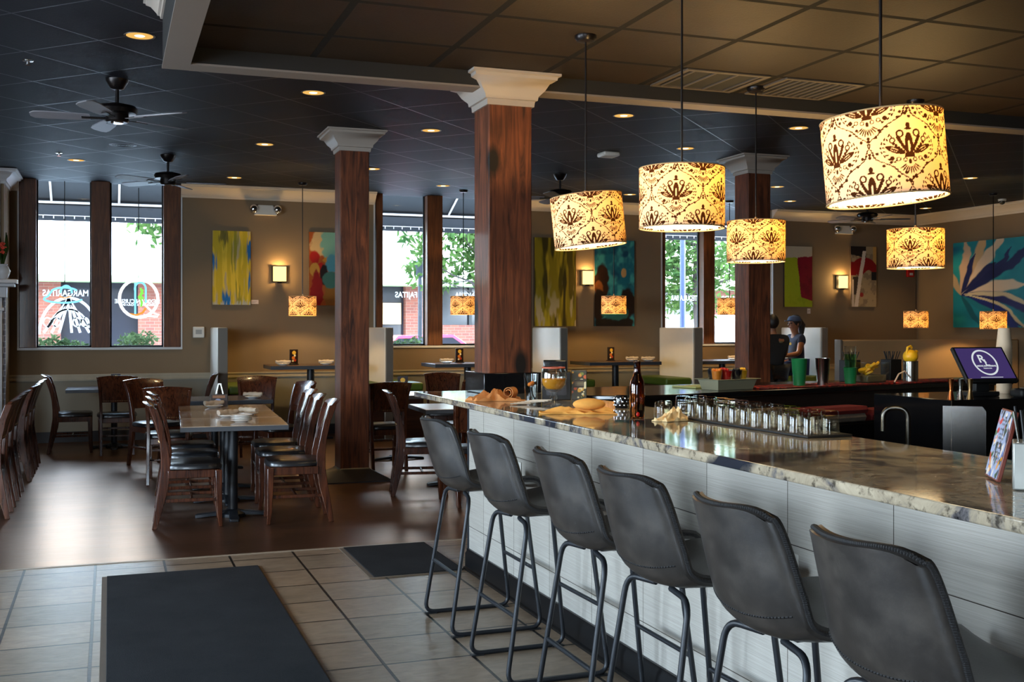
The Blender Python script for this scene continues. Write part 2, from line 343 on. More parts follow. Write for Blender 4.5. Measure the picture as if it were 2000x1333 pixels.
# ------------------------------------------------------------------ mesh builder
class MB:
    def __init__(s): s.v = []; s.f = []; s.sm = []
    def add(s, vs, fs, smooth=False, T=None):
        o = len(s.v)
        for p in vs:
            p = Vector(p)
            s.v.append(tuple(T @ p) if T else tuple(p))
        for f in fs: s.f.append([i + o for i in f]); s.sm.append(smooth)
        return s
    def box(s, x0, x1, y0, y1, z0, z1, T=None):
        return s.add([(x0, y0, z0), (x1, y0, z0), (x1, y1, z0), (x0, y1, z0), (x0, y0, z1), (x1, y0, z1), (x1, y1, z1), (x0, y1, z1)],
                     [(0, 3, 2, 1), (4, 5, 6, 7), (0, 1, 5, 4), (1, 2, 6, 5), (2, 3, 7, 6), (3, 0, 4, 7)], False, T)
    def loft(s, rings, cap=True, smooth=True, closed=True, T=None):
        n = len(rings[0]); vs = [p for r in rings for p in r]; fs = []
        for i in range(len(rings) - 1):
            for j in range(n if closed else n - 1):
                k = (j + 1) % n
                fs.append((i * n + j, i * n + k, (i + 1) * n + k, (i + 1) * n + j))
        s.add(vs, fs, smooth, T)
        if cap and closed:
            s.add(rings[0], [tuple(reversed(range(n)))], False, T); s.add(rings[-1], [tuple(range(n))], False, T)
        return s
    def lathe(s, prof, seg=24, c=(0, 0, 0), cap=True, T=None, a0=0, a1=None):
        full = a1 is None; a1 = 2 * PI if full else a1
        rings = []
        for r, z in prof:
            rings.append([(c[0] + r * math.cos(a0 + (a1 - a0) * k / (seg if full else seg - 1)),
                           c[1] + r * math.sin(a0 + (a1 - a0) * k / (seg if full else seg - 1)), c[2] + z) for k in range(seg)])
        return s.loft(rings, cap, True, full, T)
    def cyl(s, p0, p1, r0, r1=None, seg=14, cap=True, T=None):
        r1 = r0 if r1 is None else r1
        return s.tube([p0, p1], [r0, r1], seg, cap, T)
    def tube(s, pts, r, seg=10, cap=True, T=None, closed=False):
        pts = [Vector(p) for p in pts]; n = len(pts)
        rr = r if isinstance(r, (list, tuple)) else [r] * n
        rings = []; up = None
        for i, p in enumerate(pts):
            if closed: d = pts[(i + 1) % n] - pts[i - 1]
            else: d = pts[min(i + 1, n - 1)] - pts[max(i - 1, 0)]
            d.normalize()
            if up is None:
                up = Vector((0, 0, 1)) if abs(d.z) < .9 else Vector((1, 0, 0))
            a = d.cross(up)
            if a.length < 1e-5: a = d.orthogonal()
            a.normalize(); b = a.cross(d).normalized(); up = b
            rings.append([tuple(p + (a * math.cos(2 * PI * k / seg) + b * math.sin(2 * PI * k / seg)) * rr[i]) for k in range(seg)])
        if closed: rings.append(rings[0]); cap = False
        return s.loft(rings, cap, True, True, T)
    def prism(s, poly, a, b, axis='z', T=None, smooth=False):
        def P(u, v, w): return (u, v, w) if axis == 'z' else ((w, u, v) if axis == 'x' else (u, w, v))
        n = len(poly)
        lo = [P(u, v, a) for u, v in poly]; hi = [P(u, v, b) for u, v in poly]
        s.add(lo + hi, [(i, (i + 1) % n, n + (i + 1) % n, n + i) for i in range(n)], smooth, T)
        s.add(lo, [tuple(reversed(range(n)))], False, T); s.add(hi, [tuple(range(n))], False, T); return s
    def sphere(s, c, r, seg=14, rings=9, T=None, sq=(1, 1, 1)):
        rr = []
        for i in range(rings + 1):
            t = -PI / 2 + PI * i / rings; q = max(math.cos(t), .02)
            rr.append([(c[0] + r * sq[0] * q * math.cos(2 * PI * k / seg), c[1] + r * sq[1] * q * math.sin(2 * PI * k / seg),
                        c[2] + r * sq[2] * math.sin(t)) for k in range(seg)])
        return s.loft(rr, True, True, True, T)
    def grid(s, fn, nu, nv, smooth=True, T=None):
        vs = [fn(i / nu, j / nv) for j in range(nv + 1) for i in range(nu + 1)]
        fs = [(j * (nu + 1) + i, j * (nu + 1) + i + 1, (j + 1) * (nu + 1) + i + 1, (j + 1) * (nu + 1) + i) for j in range(nv) for i in range(nu)]
        return s.add(vs, fs, smooth, T)
    def mesh(s, name, m=None):
        me = bpy.data.meshes.new(name); me.from_pydata(s.v, [], s.f)
        me.polygons.foreach_set('use_smooth', s.sm)
        bm = bmesh.new(); bm.from_mesh(me); bmesh.ops.remove_doubles(bm, verts=bm.verts, dist=1e-5)
        bmesh.ops.recalc_face_normals(bm, faces=bm.faces); bm.to_mesh(me); bm.free()
        try: me.set_sharp_from_angle(angle=math.radians(42))
        except Exception: pass
        if m: me.materials.append(m)
        me.update(); return me
    def build(s, name, m, parent=None, bevel=0, loc=None, rot=None, seg=2):
        return obj(name, s.mesh(name, m), parent, bevel, loc, rot, seg)

def obj(name, me, parent=None, bevel=0, loc=None, rot=None, seg=2):
    o = bpy.data.objects.new(name, me); COL.objects.link(o)
    if parent: o.parent = parent
    if loc is not None: o.location = loc
    if rot is not None: o.rotation_euler = rot
    if bevel:
        b = o.modifiers.new('bevel', 'BEVEL'); b.width = bevel; b.segments = seg; b.limit_method = 'ANGLE'
        b.angle_limit = math.radians(40)
    return o
def thing(name, label, cat, loc=(0, 0, 0), rz=0, group=None):
    o = bpy.data.objects.new(name, None); COL.objects.link(o); o.empty_display_size = .1
    o.location = loc; o.rotation_euler = (0, 0, rz); o['label'] = label; o['category'] = cat
    if group: o['group'] = group
    return o
def tag(o, label, cat, group=None, kind=None):
    o['label'] = label; o['category'] = cat
    if group: o['group'] = group
    if kind: o['kind'] = kind
    return o
def struct(name, mb, m, parent=None, bevel=0, label=None):
    o = mb.build(name, m, parent, bevel)
    if parent is None:
        o['kind'] = 'structure'
        if label: o['label'] = label
    return o
def dup(root, loc, rz=None, label=None, group=None, scale=None):
    r = root.copy(); COL.objects.link(r); r.location = loc
    if rz is not None: r.rotation_euler = (0, 0, rz)
    if label: r['label'] = label
    if group: r['group'] = group
    if scale: r.scale = scale
    def rec(a, b):
        for ch in list(a.children):
            c = ch.copy(); COL.objects.link(c); c.parent = b; rec(ch, c)
    rec(root, r); return r
class Kind:
    """first use places the prototype itself, later uses copy it with its parts"""
    def __init__(s, proto): s.p = proto; s.used = False
    def put(s, loc, rz=0, label=None, group=None, scale=None):
        if not s.used:
            s.used = True; o = s.p; o.location = loc; o.rotation_euler = (0, 0, rz)
            if label: o['label'] = label
            if group: o['group'] = group
            if scale: o.scale = scale
            return o
        return dup(s.p, loc, rz, label, group, scale)
def rnd(pts, r, n=5):
    """round the corners of a poly-line"""
    out = [Vector(pts[0])]
    for i in range(1, len(pts) - 1):
        p = Vector(pts[i]); a = Vector(pts[i - 1]) - p; b = Vector(pts[i + 1]) - p
        k = min(r, a.length * .48, b.length * .48); a.normalize(); b.normalize()
        p0 = p + a * k; p1 = p + b * k
        for j in range(n + 1):
            t = j / n; out.append(p0 * (1 - t) ** 2 + p * 2 * t * (1 - t) + p1 * t * t)
    out.append(Vector(pts[-1])); return out
def text_mesh(s, size, depth=.002, align='CENTER'):
    cu = bpy.data.curves.new('t', 'FONT'); cu.body = s; cu.size = size; cu.extrude = depth; cu.offset = size * .016; cu.align_x = align; cu.align_y = 'CENTER'
    o = bpy.data.objects.new('t', cu); COL.objects.link(o)
    dg = bpy.context.evaluated_depsgraph_get(); dg.update()
    me = bpy.data.meshes.new_from_object(o.evaluated_get(dg), depsgraph=dg)
    bpy.data.objects.remove(o); bpy.data.curves.remove(cu); return me
def add_mesh(mb, me, T):
    mb.add([v.co for v in me.vertices], [list(p.vertices) for p in me.polygons], False, T)
def color_grid(name, w, h, nx, nz, fn, m, T=None, curve=None):
    """flat panel (local x,z) with a painted colour per point: fn(u,v) arrays -> rgb"""
    u, v = np.meshgrid(np.linspace(0, 1, nx + 1), np.linspace(0, 1, nz + 1))
    colr = fn(u, v)
    me = bpy.data.meshes.new(name)
    if curve: P = curve(u, v)
    else: P = np.stack([(u - .5) * w, np.zeros_like(u), v * h], -1)
    fs = [(j * (nx + 1) + i, j * (nx + 1) + i + 1, (j + 1) * (nx + 1) + i + 1, (j + 1) * (nx + 1) + i) for j in range(nz) for i in range(nx)]
    me.from_pydata(P.reshape(-1, 3).tolist(), [], fs)
    at = me.color_attributes.new('paint', 'FLOAT_COLOR', 'POINT')
    c4 = np.ones((colr.shape[0] * colr.shape[1], 4), np.float32); c4[:, :3] = colr.reshape(-1, 3)
    at.data.foreach_set('color', c4.ravel()); me.materials.append(m)
    me.polygons.foreach_set('use_smooth', [True] * len(me.polygons)); me.update(); return me
SKY, EXPO = 14.0, 1.15
# ================================================================== SETTING
ZO, ZT, ZB = 3.43, 3.15, 3.045           # outer ceiling, tray ceiling, soffit underside
XL, XR, YB, YW, YG = -4.5, 13.14, -4.0, 15.5, 15.75
struct('floor', MB().box(XL, XR, YB, 7.44, -.12, 0), M['tile'])
struct('floor.001', MB().box(XL, XR, 7.44, YG, -.12, 0), M['plank'])
struct('trim_1', MB().box(XL, 2.6, 7.425, 7.455, -.01, .003), mat('threshold_strip', rgb(150, 132, 112), .5))
struct('ceiling', MB().box(XL, XR, YB, YG, ZO, ZO + .15), M['ceil'])
struct('ceiling.001', MB().box(.45, XR, YB, 6.72, ZT, ZT + .06), M['tray'])
sb = MB().box(.30, .45, YB, 6.88, ZB + .012, ZO).box(.45, XR, 6.72, 6.88, ZB + .012, ZO)
so = struct('ceiling_beam', sb, M['soffit_dark'])
sb = MB().box(.295, .45, YB, 6.88, ZB, ZB + .012).box(.45, XR, 6.72, 6.885, ZB, ZB + .012)
sb.build('trim', M['soffit'], so)
def crown_prof(h=.12, p=.13):
    return [(0, -h), (.012, -h), (.016, -h * .82), (.03, -h * .8), (.034, -h * .68), (p * .45, -h * .5), (p * .62, -h * .28), (p * .86, -h * .2), (p * .88, -h * .1), (p, -h * .08), (p, 0), (0, 0)]
# white moulding at the head of the soffit's outer face
cm = MB().prism([(.30 - a, ZO + b) for a, b in crown_prof(.09, .11)], YB, 6.88, 'y') if False else MB()
pr = [(.30 - a, ZO + b) for a, b in crown_prof(.09, .11)]
n = len(pr)
cm.add([(x, YB, z) for x, z in pr] + [(x, 6.88, z) for x, z in pr],
       [(i, (i + 1) % n, n + (i + 1) % n, n + i) for i in range(n)] + [tuple(range(n)), tuple(range(n, 2 * n))])
cm.build('crown_moulding', M['cap'], so)

OPEN = [(-1.09, .91, (-1.09, -.22, .691), (-.89, .013, .909)), (3.58, 5.6, (3.60, 4.362, 5.38), (3.70, 4.595, 5.6)), (8.195, 10.22, (8.195, 8.949, 9.93), (8.262, 9.155, 10.10))]
SILL = 1.235
wb = MB(); x = XL
for a, b, _, _ in OPEN:
    wb.box(x, a, YW, YG, 0, ZO); wb.box(a, b, YW, YG, 0, SILL); x = b
wb.box(x, XR + .25, YW, YG, 0, ZO)
struct('wall_back', wb, M['wall'])
struct('wall_right', MB().box(XR, XR + .25, YB, YG, 0, ZO), M['wall'])
# left wall and the street wall behind the camera, with their own windows
wl = MB(); y = YB
LOP = [(.6, 4.0), (5.0, 8.4)]
for a, b in LOP:
    wl.box(XL - .25, XL, y, a, 0, ZO).box(XL - .25, XL, a, b, 0, .8).box(XL - .25, XL, a, b, 2.75, ZO); y = b
wl.box(XL - .25, XL, y, YG, 0, ZO)
struct('wall_left', wl, M['wall'])
wf = MB(); x = XL - .25
FOP = [(-4.2, -2.2)]
for a, b in FOP:
    wf.box(x, a, YB - .25, YB, 0, ZO).box(a, b, YB - .25, YB, 0, .5).box(a, b, YB - .25, YB, 3.0, ZO); x = b
wf.box(x, XR + .25, YB - .25, YB, 0, ZO)
struct('wall_front', wf, M['wall'])
# lower paint field, rail and dark base on the back wall
pw = MB(); rl = MB(); bs = MB()
pw.box(XL, XR, YW - .012, YW, .12, .80)
for z0, z1, t in ((.80, .818, .02), (.818, .845, .034), (.845, .868, .024), (.868, .886, .04)): rl.box(XL, XR, YW - t, YW, z0, z1)
bs.box(XL, XR, YW - .02, YW, 0, .14)
struct('trim_2', pw, M['wall_low']); struct('trim_3', rl, mat('chair_rail_paint', rgb(172, 158, 134), .5))
struct('baseboard_back', bs, M['base'])
struct('baseboard_right', MB().box(XR - .02, XR, YB, YW - .02, 0, .14), M['base'])
# crown moulding between the windows and along the right wall
cr = MB(); pf = crown_prof(.17, .16)
def crown_x(x0, x1):
    n = len(pf); lo = [(x0, YW - a, ZO + b) for a, b in pf]; hi = [(x1, YW - a, ZO + b) for a, b in pf]
    cr.add(lo + hi, [(i, (i + 1) % n, n + (i + 1) % n, n + i) for i in range(n)] + [tuple(reversed(range(n))), tuple(range(n, 2 * n))])
for a, b in ((-1.6, -1.09), (.91, 3.58), (5.6, 8.195), (10.22, XR)): crown_x(a, b)
struct('trim_4', cr, M['crown'])
cr = MB(); n = len(pf)
lo = [(XR - a, YB, ZO + b) for a, b in pf]; hi = [(XR - a, YW - .02, ZO + b) for a, b in pf]
# the tray covers the near part of this wall, so the moulding starts behind the soffit
lo = [(XR - a, 6.885, ZO + b) for a, b in pf]
cr.add(lo + hi, [(i, (i + 1) % n, n + (i + 1) % n, n + i) for i in range(n)] + [tuple(range(n)), tuple(range(n, 2 * n))])
struct('trim_5', cr, M['crown'])

# windows: posts, sill, bead and one glass pane per light
for k, (a, b, p0, p1) in enumerate(OPEN):
    w = MB().box(a - .02, b + .02, YW - .022, YG, SILL - .03, SILL).build('window_%d' % (k + 1), M['sill'])
    w['kind'] = 'structure'; w['label'] = 'street window of tall glass lights between brown timber posts'
    bd = MB().box(a - .02, a, YW - .014, YW + .01, SILL, ZO - .17).box(b, b + .02, YW - .014, YW + .01, SILL, ZO - .17)
    bd.build('window_bead', M['sill'], w)
    for q0, q1 in zip(p0, p1):
        MB().box(q0, q1, YW + .01, YW + .17, SILL, ZO).build('window_post', M['post'], w, .006)
    for i in range(2):
        q0, q1 = p1[i], p0[i + 1]
        if k == 2 and i == 1: pass
        MB().box(q0 - .02, q1 + .02, YW + .176, YW + .182, SILL, ZO).build('window_pane', M['pane'], w)
        f = MB()
        f.box(q0 - .01, q0 + .02, YW + .165, YW + .195, SILL, ZO).box(q1 - .02, q1 + .01, YW + .165, YW + .195, SILL, ZO)
        f.box(q0, q1, YW + .165, YW + .195, SILL, SILL + .025)
        f.build('window_sash', M['blackmatt'], w)
    if k == 2: MB().box(10.08, 10.22, YW + .176, YW + .182, SILL, ZO).build('window_pane', M['pane'], w)
n = 3
for a, b in LOP:
    n += 1; w = MB().box(XL - .25, XL + .02, a - .02, b + .02, .77, .8).build('window_%d' % n, M['sill']); w['kind'] = 'structure'
    MB().box(XL - .16, XL - .154, a, b, .8, 2.75).build('window_pane', M['pane'], w)
    for t in (a + .04, (a + b) / 2, b - .04): MB().box(XL - .2, XL - .08, t - .06, t + .06, .8, 2.75).build('window_post', M['post'], w)
for a, b in FOP:
    n += 1; w = MB().box(a - .02, b + .02, YB - .25, YB + .02, .47, .5).build('window_%d' % n, M['sill']); w['kind'] = 'structure'
    MB().box(a, b, YB - .16, YB - .154, .5, 3.0).build('window_pane', M['pane'], w)
    for t in (a + .04, (a + b) / 2, b - .04): MB().box(t - .06, t + .06, YB - .2, YB - .08, .5, 3.0).build('window_post', M['post'], w)

# timber columns with moulded capitals
def column(x0, y0, w, zb, zt, label):
    c = MB().box(x0, x0 + w, y0, y0 + w, zb, zt).build('column', M['timber'], None, .008)
    c['kind'] = 'structure'; c['label'] = label
    h = .2; pr = crown_prof(h, .15); rings = []
    for a, b in pr[:-1]:
        z = zt + b
        rings.append([(x0 - a, y0 - a, z), (x0 + w + a, y0 - a, z), (x0 + w + a, y0 + w + a, z), (x0 - a, y0 + w + a, z)])
    m = MB().loft(rings, True, False); m.build('capital', M['cap'], c); return c
c = column(2.31, 6.75, .3, 1.07, ZO - .001, 'timber column standing on the corner of the bar')
MB().box(2.262, 2.658, 6.702, 7.098, 1.071, 1.205).build('column_base', M['black'], c, .004)
# its capital sits under the lower tray ceiling
for ch in c.children:
    if ch.name.startswith('capital'): ch.location.z = ZT - ZO - .002
c2 = column(2.12, 10.66, .285, 0, ZO - .001, 'timber column between the dining tables')
rings = []
for a, z in ((.19, 0), (.19, .012), (.02, .10), (0, .12)):
    rings.append([(2.12 - a, 10.66 - a, z), (2.405 + a, 10.66 - a, z), (2.405 + a, 10.945 + a, z), (2.12 - a, 10.945 + a, z)])
MB().loft(rings, True, False).build('column_base', M['base'], c2)
column(6.72, 10.66, .29, 0, ZO - .001, 'timber column behind the fruit tray')

# ------------------------------------------------------------------ fireplace by the left window
fp = thing('fireplace', 'white mantel fireplace with grey brick beside the left window', 'fireplace', (-2.0, 14.6, 0))
MB().box(-1.0, .80, .08, .885, 0, 3.42).build('chimney_breast', M['wall'], fp)
MB().box(-1.0, .82, .02, .079, 0, 1.86).build('brick_surround', M['brick_grey'], fp)
MB().box(.62, .79, -.03, .02, 0, 1.86).box(.60, .81, -.045, .02, 1.70, 1.74).build('pilaster', M['stone'], fp, .006)
MB().box(.70, .76, .05, .08, 2.12, 3.3).build('panel_moulding', M['stone'], fp)
MB().box(-1.05, .84, -.06, .08, 1.86, 1.99).box(-1.1, .93, -.12, .08, 1.99, 2.03).box(-1.1, .96, -.15, .08, 2.03, 2.08).build('mantel_shelf', M['stone'], fp, .008)
rings = [[(-1.0, .08 - a, 3.42 + b), (.8 + a, .08 - a, 3.42 + b), (.8 + a, .88, 3.42 + b), (-1.0, .88, 3.42 + b)] for a, b in crown_prof(.17, .16)[:-1]]
MB().loft(rings, True, False).build('crown_moulding', M['stone'], fp)
v = thing('flower_vase', 'small white vase of coral flowers on the mantel shelf', 'vase', (-1.20, 14.555, 2.081))
MB().lathe([(.04, 0), (.05, .01), (.075, .06), (.085, .1), (.06, .15), (.045, .165), (.055, .18)], 20).build('vase_body', M['vase'], v)
st = MB(); pe = MB(); lf = MB()
for i in range(9):
    a = R.uniform(0, 2 * PI); r = R.uniform(.0, .05); z = R.uniform(.26, .42); p = (r * math.cos(a), r * math.sin(a), z)
    st.tube([(0, 0, .1), (p[0] * .5, p[1] * .5, z * .7), p], .004, 5)
    for k in range(9):
        b = 2 * PI * k / 9; q = Vector(p) + Vector((math.cos(b) * .045, math.sin(b) * .045, R.uniform(-.01, .02)))
        pe.tube([p, (Vector(p) + q) / 2 + Vector((0, 0, .012)), q], [.006, .014, .002], 5)
for i in range(8):
    a = R.uniform(0, 2 * PI); z = R.uniform(.35, .62)
    lf.tube([(0, 0, .15), (.05 * math.cos(a), .03 * math.sin(a), z * .7), (.05 * math.cos(a), .05 * math.sin(a), z)], [.006, .018, .002], 5)
st.build('stem', M['leaf'], v); pe.build('flower', M['petal'], v); lf.build('leaf_spray', M['leaf'], v)

# ------------------------------------------------------------------ booth partitions and seats
bk = 'booth backs along the back wall'
def booth_back(x0, x1, y0, y1, h, label):
    t = thing('booth_divider', label, 'booth back', ((x0 + x1) / 2, (y0 + y1) / 2, 0), 0, bk); a, b = (x1 - x0) / 2, (y1 - y0) / 2
    MB().box(-a, a, -b + .035, b, .0, h).build('back_panel', M['booth'], t, .02, None, None, 3)
    MB().box(-a + .004, a - .004, -b, -b + .034, 0, h - .004).build('end_panel', M['booth_end'], t, .008)
    return t
PX = [(1.29, 1.42), (3.46, 3.57), (5.98, 6.10), (8.12, 8.27), (10.36, 10.48)]
PL = ['pale booth back beside the white wall switch box', 'pale booth back half hidden behind the middle column', 'pale booth back rising behind the goblet of orange drink',
      'tan booth back behind the fruit tray, under the third window', 'bright white booth back behind the woman in navy']
for (a, b), l in zip(PX, PL): booth_back(a, b, 14.35, YW - .045, 1.5, l)
def bench(x0, x1, y0, y1, label, back=None):
    t = thing('booth_bench', label, 'bench', ((x0 + x1) / 2, (y0 + y1) / 2, 0), 0, 'green booth benches'); a, b = (x1 - x0) / 2, (y1 - y0) / 2
    MB().box(-a, a, -b, b, 0, .64).build('bench_base', M['tabletop_dark'], t, .01)
    MB().box(-a, a, -b, b, .642, .755).build('seat_cushion', M['green'], t, .03, None, None, 3); return t
y0, y1 = 14.4, YW - .05
bench(1.43, 1.86, y0, y1, 'green bench under the yellow striped painting')
bench(3.02, 3.45, y0, y1, 'green bench behind the middle column, left of it by the wall')
bench(3.58, 4.0, y0, y1, 'green bench under the left edge of the second window')
bench(7.68, 8.11, y0, y1, 'green bench against the tan booth back')
bench(6.11, 6.55, y0, y1, 'green bench under the olive painting')
bench(9.9, 10.35, y0, y1, 'green bench the woman in navy sits on')
t = thing('booth_divider', 'long low tan booth back in front of the far right corner', 'booth back', (11.5, 13.26, 0), 0, bk)
MB().box(-1.62, 1.62, -.06, .06, 0, 1.32).build('back_panel', mat('tan_booth_vinyl', rgb(186, 150, 108), .5, 0, .05, 5), t, .02)
MB().box(-1.66, -1.622, -.07, .07, 0, 1.325).build('end_panel', M['booth_end'], t, .006)
# ================================================================== CHAIRS AND TABLES
def chair_proto():
    t = thing('dining_chair', 'x', 'chair'); W = .205
    # seat pad
    def pad(u, v):
        x = (u - .5) * 2; y = (v - .5) * 2
        return None
    rings = []
    for z, k in ((.435, .93), (.442, 1.0), (.465, 1.0), (.480, .96), (.486, .80)):
        r = []
        for i in range(28):
            a = 2 * PI * i / 28; ca, sa = math.cos(a), math.sin(a)
            q = 1 / max(abs(ca) ** 5 + abs(sa) ** 5, 1e-6) ** .2
            y = sa * q * .215 * k
            r.append((ca * q * (.225 - .022 * (1 if y < 0 else -0) * min(1, abs(y) / .2)) * k, y + .0, z))
        rings.append(r)
    MB().loft(rings).build('seat', M['vinyl'], t)
    f = MB().box(-.19, .19, .165, .19, .375, .434).box(-.185, .185, -.195, -.17, .375, .434)
    f.box(-.2, -.175, -.18, .18, .375, .434).box(.175, .2, -.18, .18, .375, .434)
    f.build('seat_frame', M['chair'], t, .004)
    for s in (-1, 1):
        pts = [(s * .19, .185, .43), (s * .19, .188, .25), (s * .186, .192, .1), (s * .182, .2, .0)]
        rr = [.024, .022, .018, .014]
        MB().loft([[(p[0] + r * a, p[1] + r * b, p[2]) for a, b in ((-1, -1), (1, -1), (1, 1), (-1, 1))] for p, r in zip(pts, rr)], True, False).build('leg', M['chair'], t, .004)
        ys = [(-.275, 0), (-.25, .12), (-.215, .28), (-.195, .42), (-.195, .52), (-.212, .64), (-.242, .78), (-.285, .90)]
        rings = []
        for i, (y, z) in enumerate(ys):
            x = s * (.178 if z < .5 else .178 + .03 * ((z - .5) / .4) ** 2); a = .016; b = (.026 if z > .1 else .019) + (.008 if .25 < z < .6 else 0)
            rings.append([(x - a, y - b, z), (x + a, y - b, z), (x + a, y + b, z), (x - a, y + b, z)])
        MB().loft(rings, True, False).build('leg', M['chair'], t, .004)
        MB().box(s * .18 - .008, s * .18 + .008, -.225, .18, .195, .22).build('stretcher', M['chair'], t, .003)
    MB().box(-.175, .175, -.018, .0, .198, .218).build('stretcher', M['chair'], t, .003)
    MB().box(-.175, .175, .183, .199, .27, .295).build('stretcher', M['chair'], t, .003)
    # curved solid back, wide and bowed at the top
    def back(off):
        def fn(u, v):
            z = .62 + v * .30; x = (u - .5) * 2
            hw = .175 + .055 * v ** 1.7
            yc = -.205 - .075 * ((z - .62) / .3) ** 1.3
            bow = -.05 * (1 - x * x) * (.4 + .6 * v)
            top = .02 * (1 - x * x) * v
            roll = -.03 * max(0, v - .85) / .15
            return (x * hw, yc + bow + off + roll * .6, z + top)
        return fn
    m = MB(); nu, nv = 14, 8
    A = back(.012); B = back(-.016); rings = []
    loop = [(i / nu, 0) for i in range(nu)] + [(1, j / nv) for j in range(nv)] + [(1 - i / nu, 1) for i in range(nu)] + [(0, 1 - j / nv) for j in range(nv)]
    m.grid(A, nu, nv); m.grid(B, nu, nv)
    m.loft([[A(*p) for p in loop], [B(*p) for p in loop]], False, False)
    m.build('backrest', M['chair'], t)
    nm = MB()
    for i in range(17):
        p = B(.06 + .88 * i / 16, .06); nm.sphere((p[0], p[1] - .002, p[2]), .0055, 6, 4)
    nm.build('nailhead_trim', M['brass'], t)
    return t
CH = Kind(chair_proto())
def chair(x, y, face, label, group): return CH.put((x, y, 0), face, label, group)
E_, N_, W_, S_ = -PI / 2, 0, PI / 2, PI     # facing +X, +Y, -X, -Y
g = 'chairs along the long centre table'
chair(.60, 8.74, E_ - .05, 'nearest wooden chair on the left side of the centre table', g)
chair(.64, 9.42, E_ - .03, 'second wooden chair from the front on the left side of the centre table', g)
chair(.67, 10.12, E_ - .02, 'wooden chair farthest back of three on the left side of the centre table', g)
chair(1.35, 8.66, W_ - .07, 'nearest wooden chair on the right side of the centre table', g)
chair(1.37, 9.36, W_ - .04, 'second wooden chair from the front on the right side of the centre table', g)
chair(1.42, 10.06, W_ - .03, 'wooden chair farthest back of three on the right side of the centre table', g)
g = 'chairs around the dark table behind the centre table'
chair(.55, 11.25, N_ - .1, 'wooden chair with its back to us behind the far left corner of the centre table', g)
chair(1.66, 11.55, W_ + .25, 'dark wooden chair in front of the middle column, right of the rear table', g)
chair(1.55, 12.68, S_ - .2, 'wooden chair facing us at the far right of the rear table', g)
chair(.48, 12.50, S_ + .45, 'wooden chair with blue sheen on its back at the far left of the rear table', g)
g = 'chairs at the table under the left window'
chair(-.40, 14.28, E_, 'wooden chair seen side-on at the left end of the window table', g)
chair(.09, 13.96, N_, 'wooden chair with its nailhead back to us at the window table', g)
chair(.93, 14.15, W_ - .1, 'wooden chair at the right end of the window table, by the booth back', g)
g = 'chairs at the tables along the left edge'
for i, y in enumerate((9.62, 10.22, 10.80)):
    chair(-1.02, y, W_, 'wooden chair cut by the left picture edge, ' + ('nearest of the front three', 'middle of the front three', 'farthest of the front three')[i], g)
for i, y in enumerate((11.85, 12.45, 13.02)):
    chair(-1.0, y, W_, 'wooden chair at the rear table on the left edge, ' + ('nearest of its row of three', 'middle of its row of three', 'farthest of its row of three')[i], g)
g = 'chairs between the columns and the bar'
chair(2.72, 11.42, N_ + .05, 'wooden chair with its back to us just right of the middle column', g)
chair(2.66, 9.62, E_ - .2, 'wooden chair with a blue glint behind the far end of the bar slab', g)
chair(2.90, 9.02, N_ + .03, 'wooden chair back with nailheads directly behind the end of the bar front', g)
chair(3.83, 12.9, S_ - .25, 'curved wooden chair back above the slab left of the bar column', g)
chair(3.55, 11.3, W_ + .5, 'dark wooden chair close beside the pale base of the bar column', g)
chair(5.1, 9.6, N_ + .7, 'wooden chair behind the bar top left of the rolled white napkin stack', g)
chair(5.45, 8.35, S_ + .9, 'black glossy chair back showing just above the yellow board', 'chairs behind the fruit tray')
chair(6.15, 8.75, S_ - .1, 'low chair back behind the fruit tray, under the tan booth back', 'chairs behind the fruit tray')

def table_proto(name, L, W, h, top, lab, cat='table', th=.04, pole=.038, foot=.29, feet4=True):
    t = thing(name, lab, cat)
    MB().box(-L / 2, L / 2, -W / 2, W / 2, h - th + .002, h).build('table_top', top, t, .003)
    e = MB().box(-L / 2 - .002, L / 2 + .002, -W / 2 - .002, W / 2 + .002, h - th, h - .004); e.build('edge_band', M['tableedge'], t, .002)
    m = MB().lathe([(pole, .05), (pole, h - .06), (pole * 1.5, h - .05), (pole * 1.5, h - .041)], 18); m.build('pole', M['blackmetal'], t)
    MB().box(-.2, .2, -.03, .03, h - .053, h - th - .001).box(-.03, .03, -.2, .2, h - .053, h - th - .001).build('top_bracket', M['blackmetal'], t)
    b = MB().lathe([(.1, .0), (.1, .025), (.07, .045), (pole * 1.2, .06)], 20)
    for k in range(4):
        T = Matrix.Rotation(PI / 2 * k + PI / 4 * 0, 4, 'Z')
        b.loft([[(x, -w, z0), (x, w, z0), (x, w, z1), (x, -w, z1)] for x, w, z0, z1 in ((.05, .035, .012, .05), (.18, .034, .008, .035), (foot - .02, .04, 0, .028), (foot, .03, 0, .02))], True, False, True, T)
    b.build('base', M['blackmetal'], t, .004); return t
TB = Kind(table_proto('dining_table', .80, .765, .75, M['tabletop'], 'x'))
g = 'tables pushed together in the centre'
for i, l in enumerate(('grey-topped table with a stack of side plates, nearest the camera of the centre row', 'grey-topped table in the middle of the centre row', 'grey-topped table at the far end of the centre row')):
    TB.put((.925 + .04 * i, 8.98 + .785 * i, 0), -.05 if i else -.06, l, g)
TB2 = Kind(table_proto('dining_table', 1.1, .8, .75, mat('slate_top', rgb(78, 82, 96), .22, 0, .1, 5), 'x'))
TB2.put((1.05, 12.0, 0), 0, 'dark blue-grey table behind the centre row, by the booth backs', 'dark-topped tables')
TB2.put((.06, 14.62, 0), 0, 'table under the left window with a menu stand on it', 'dark-topped tables')
TB3 = Kind(table_proto('dining_table', .8, .76, .75, M['tabletop'], 'x'))
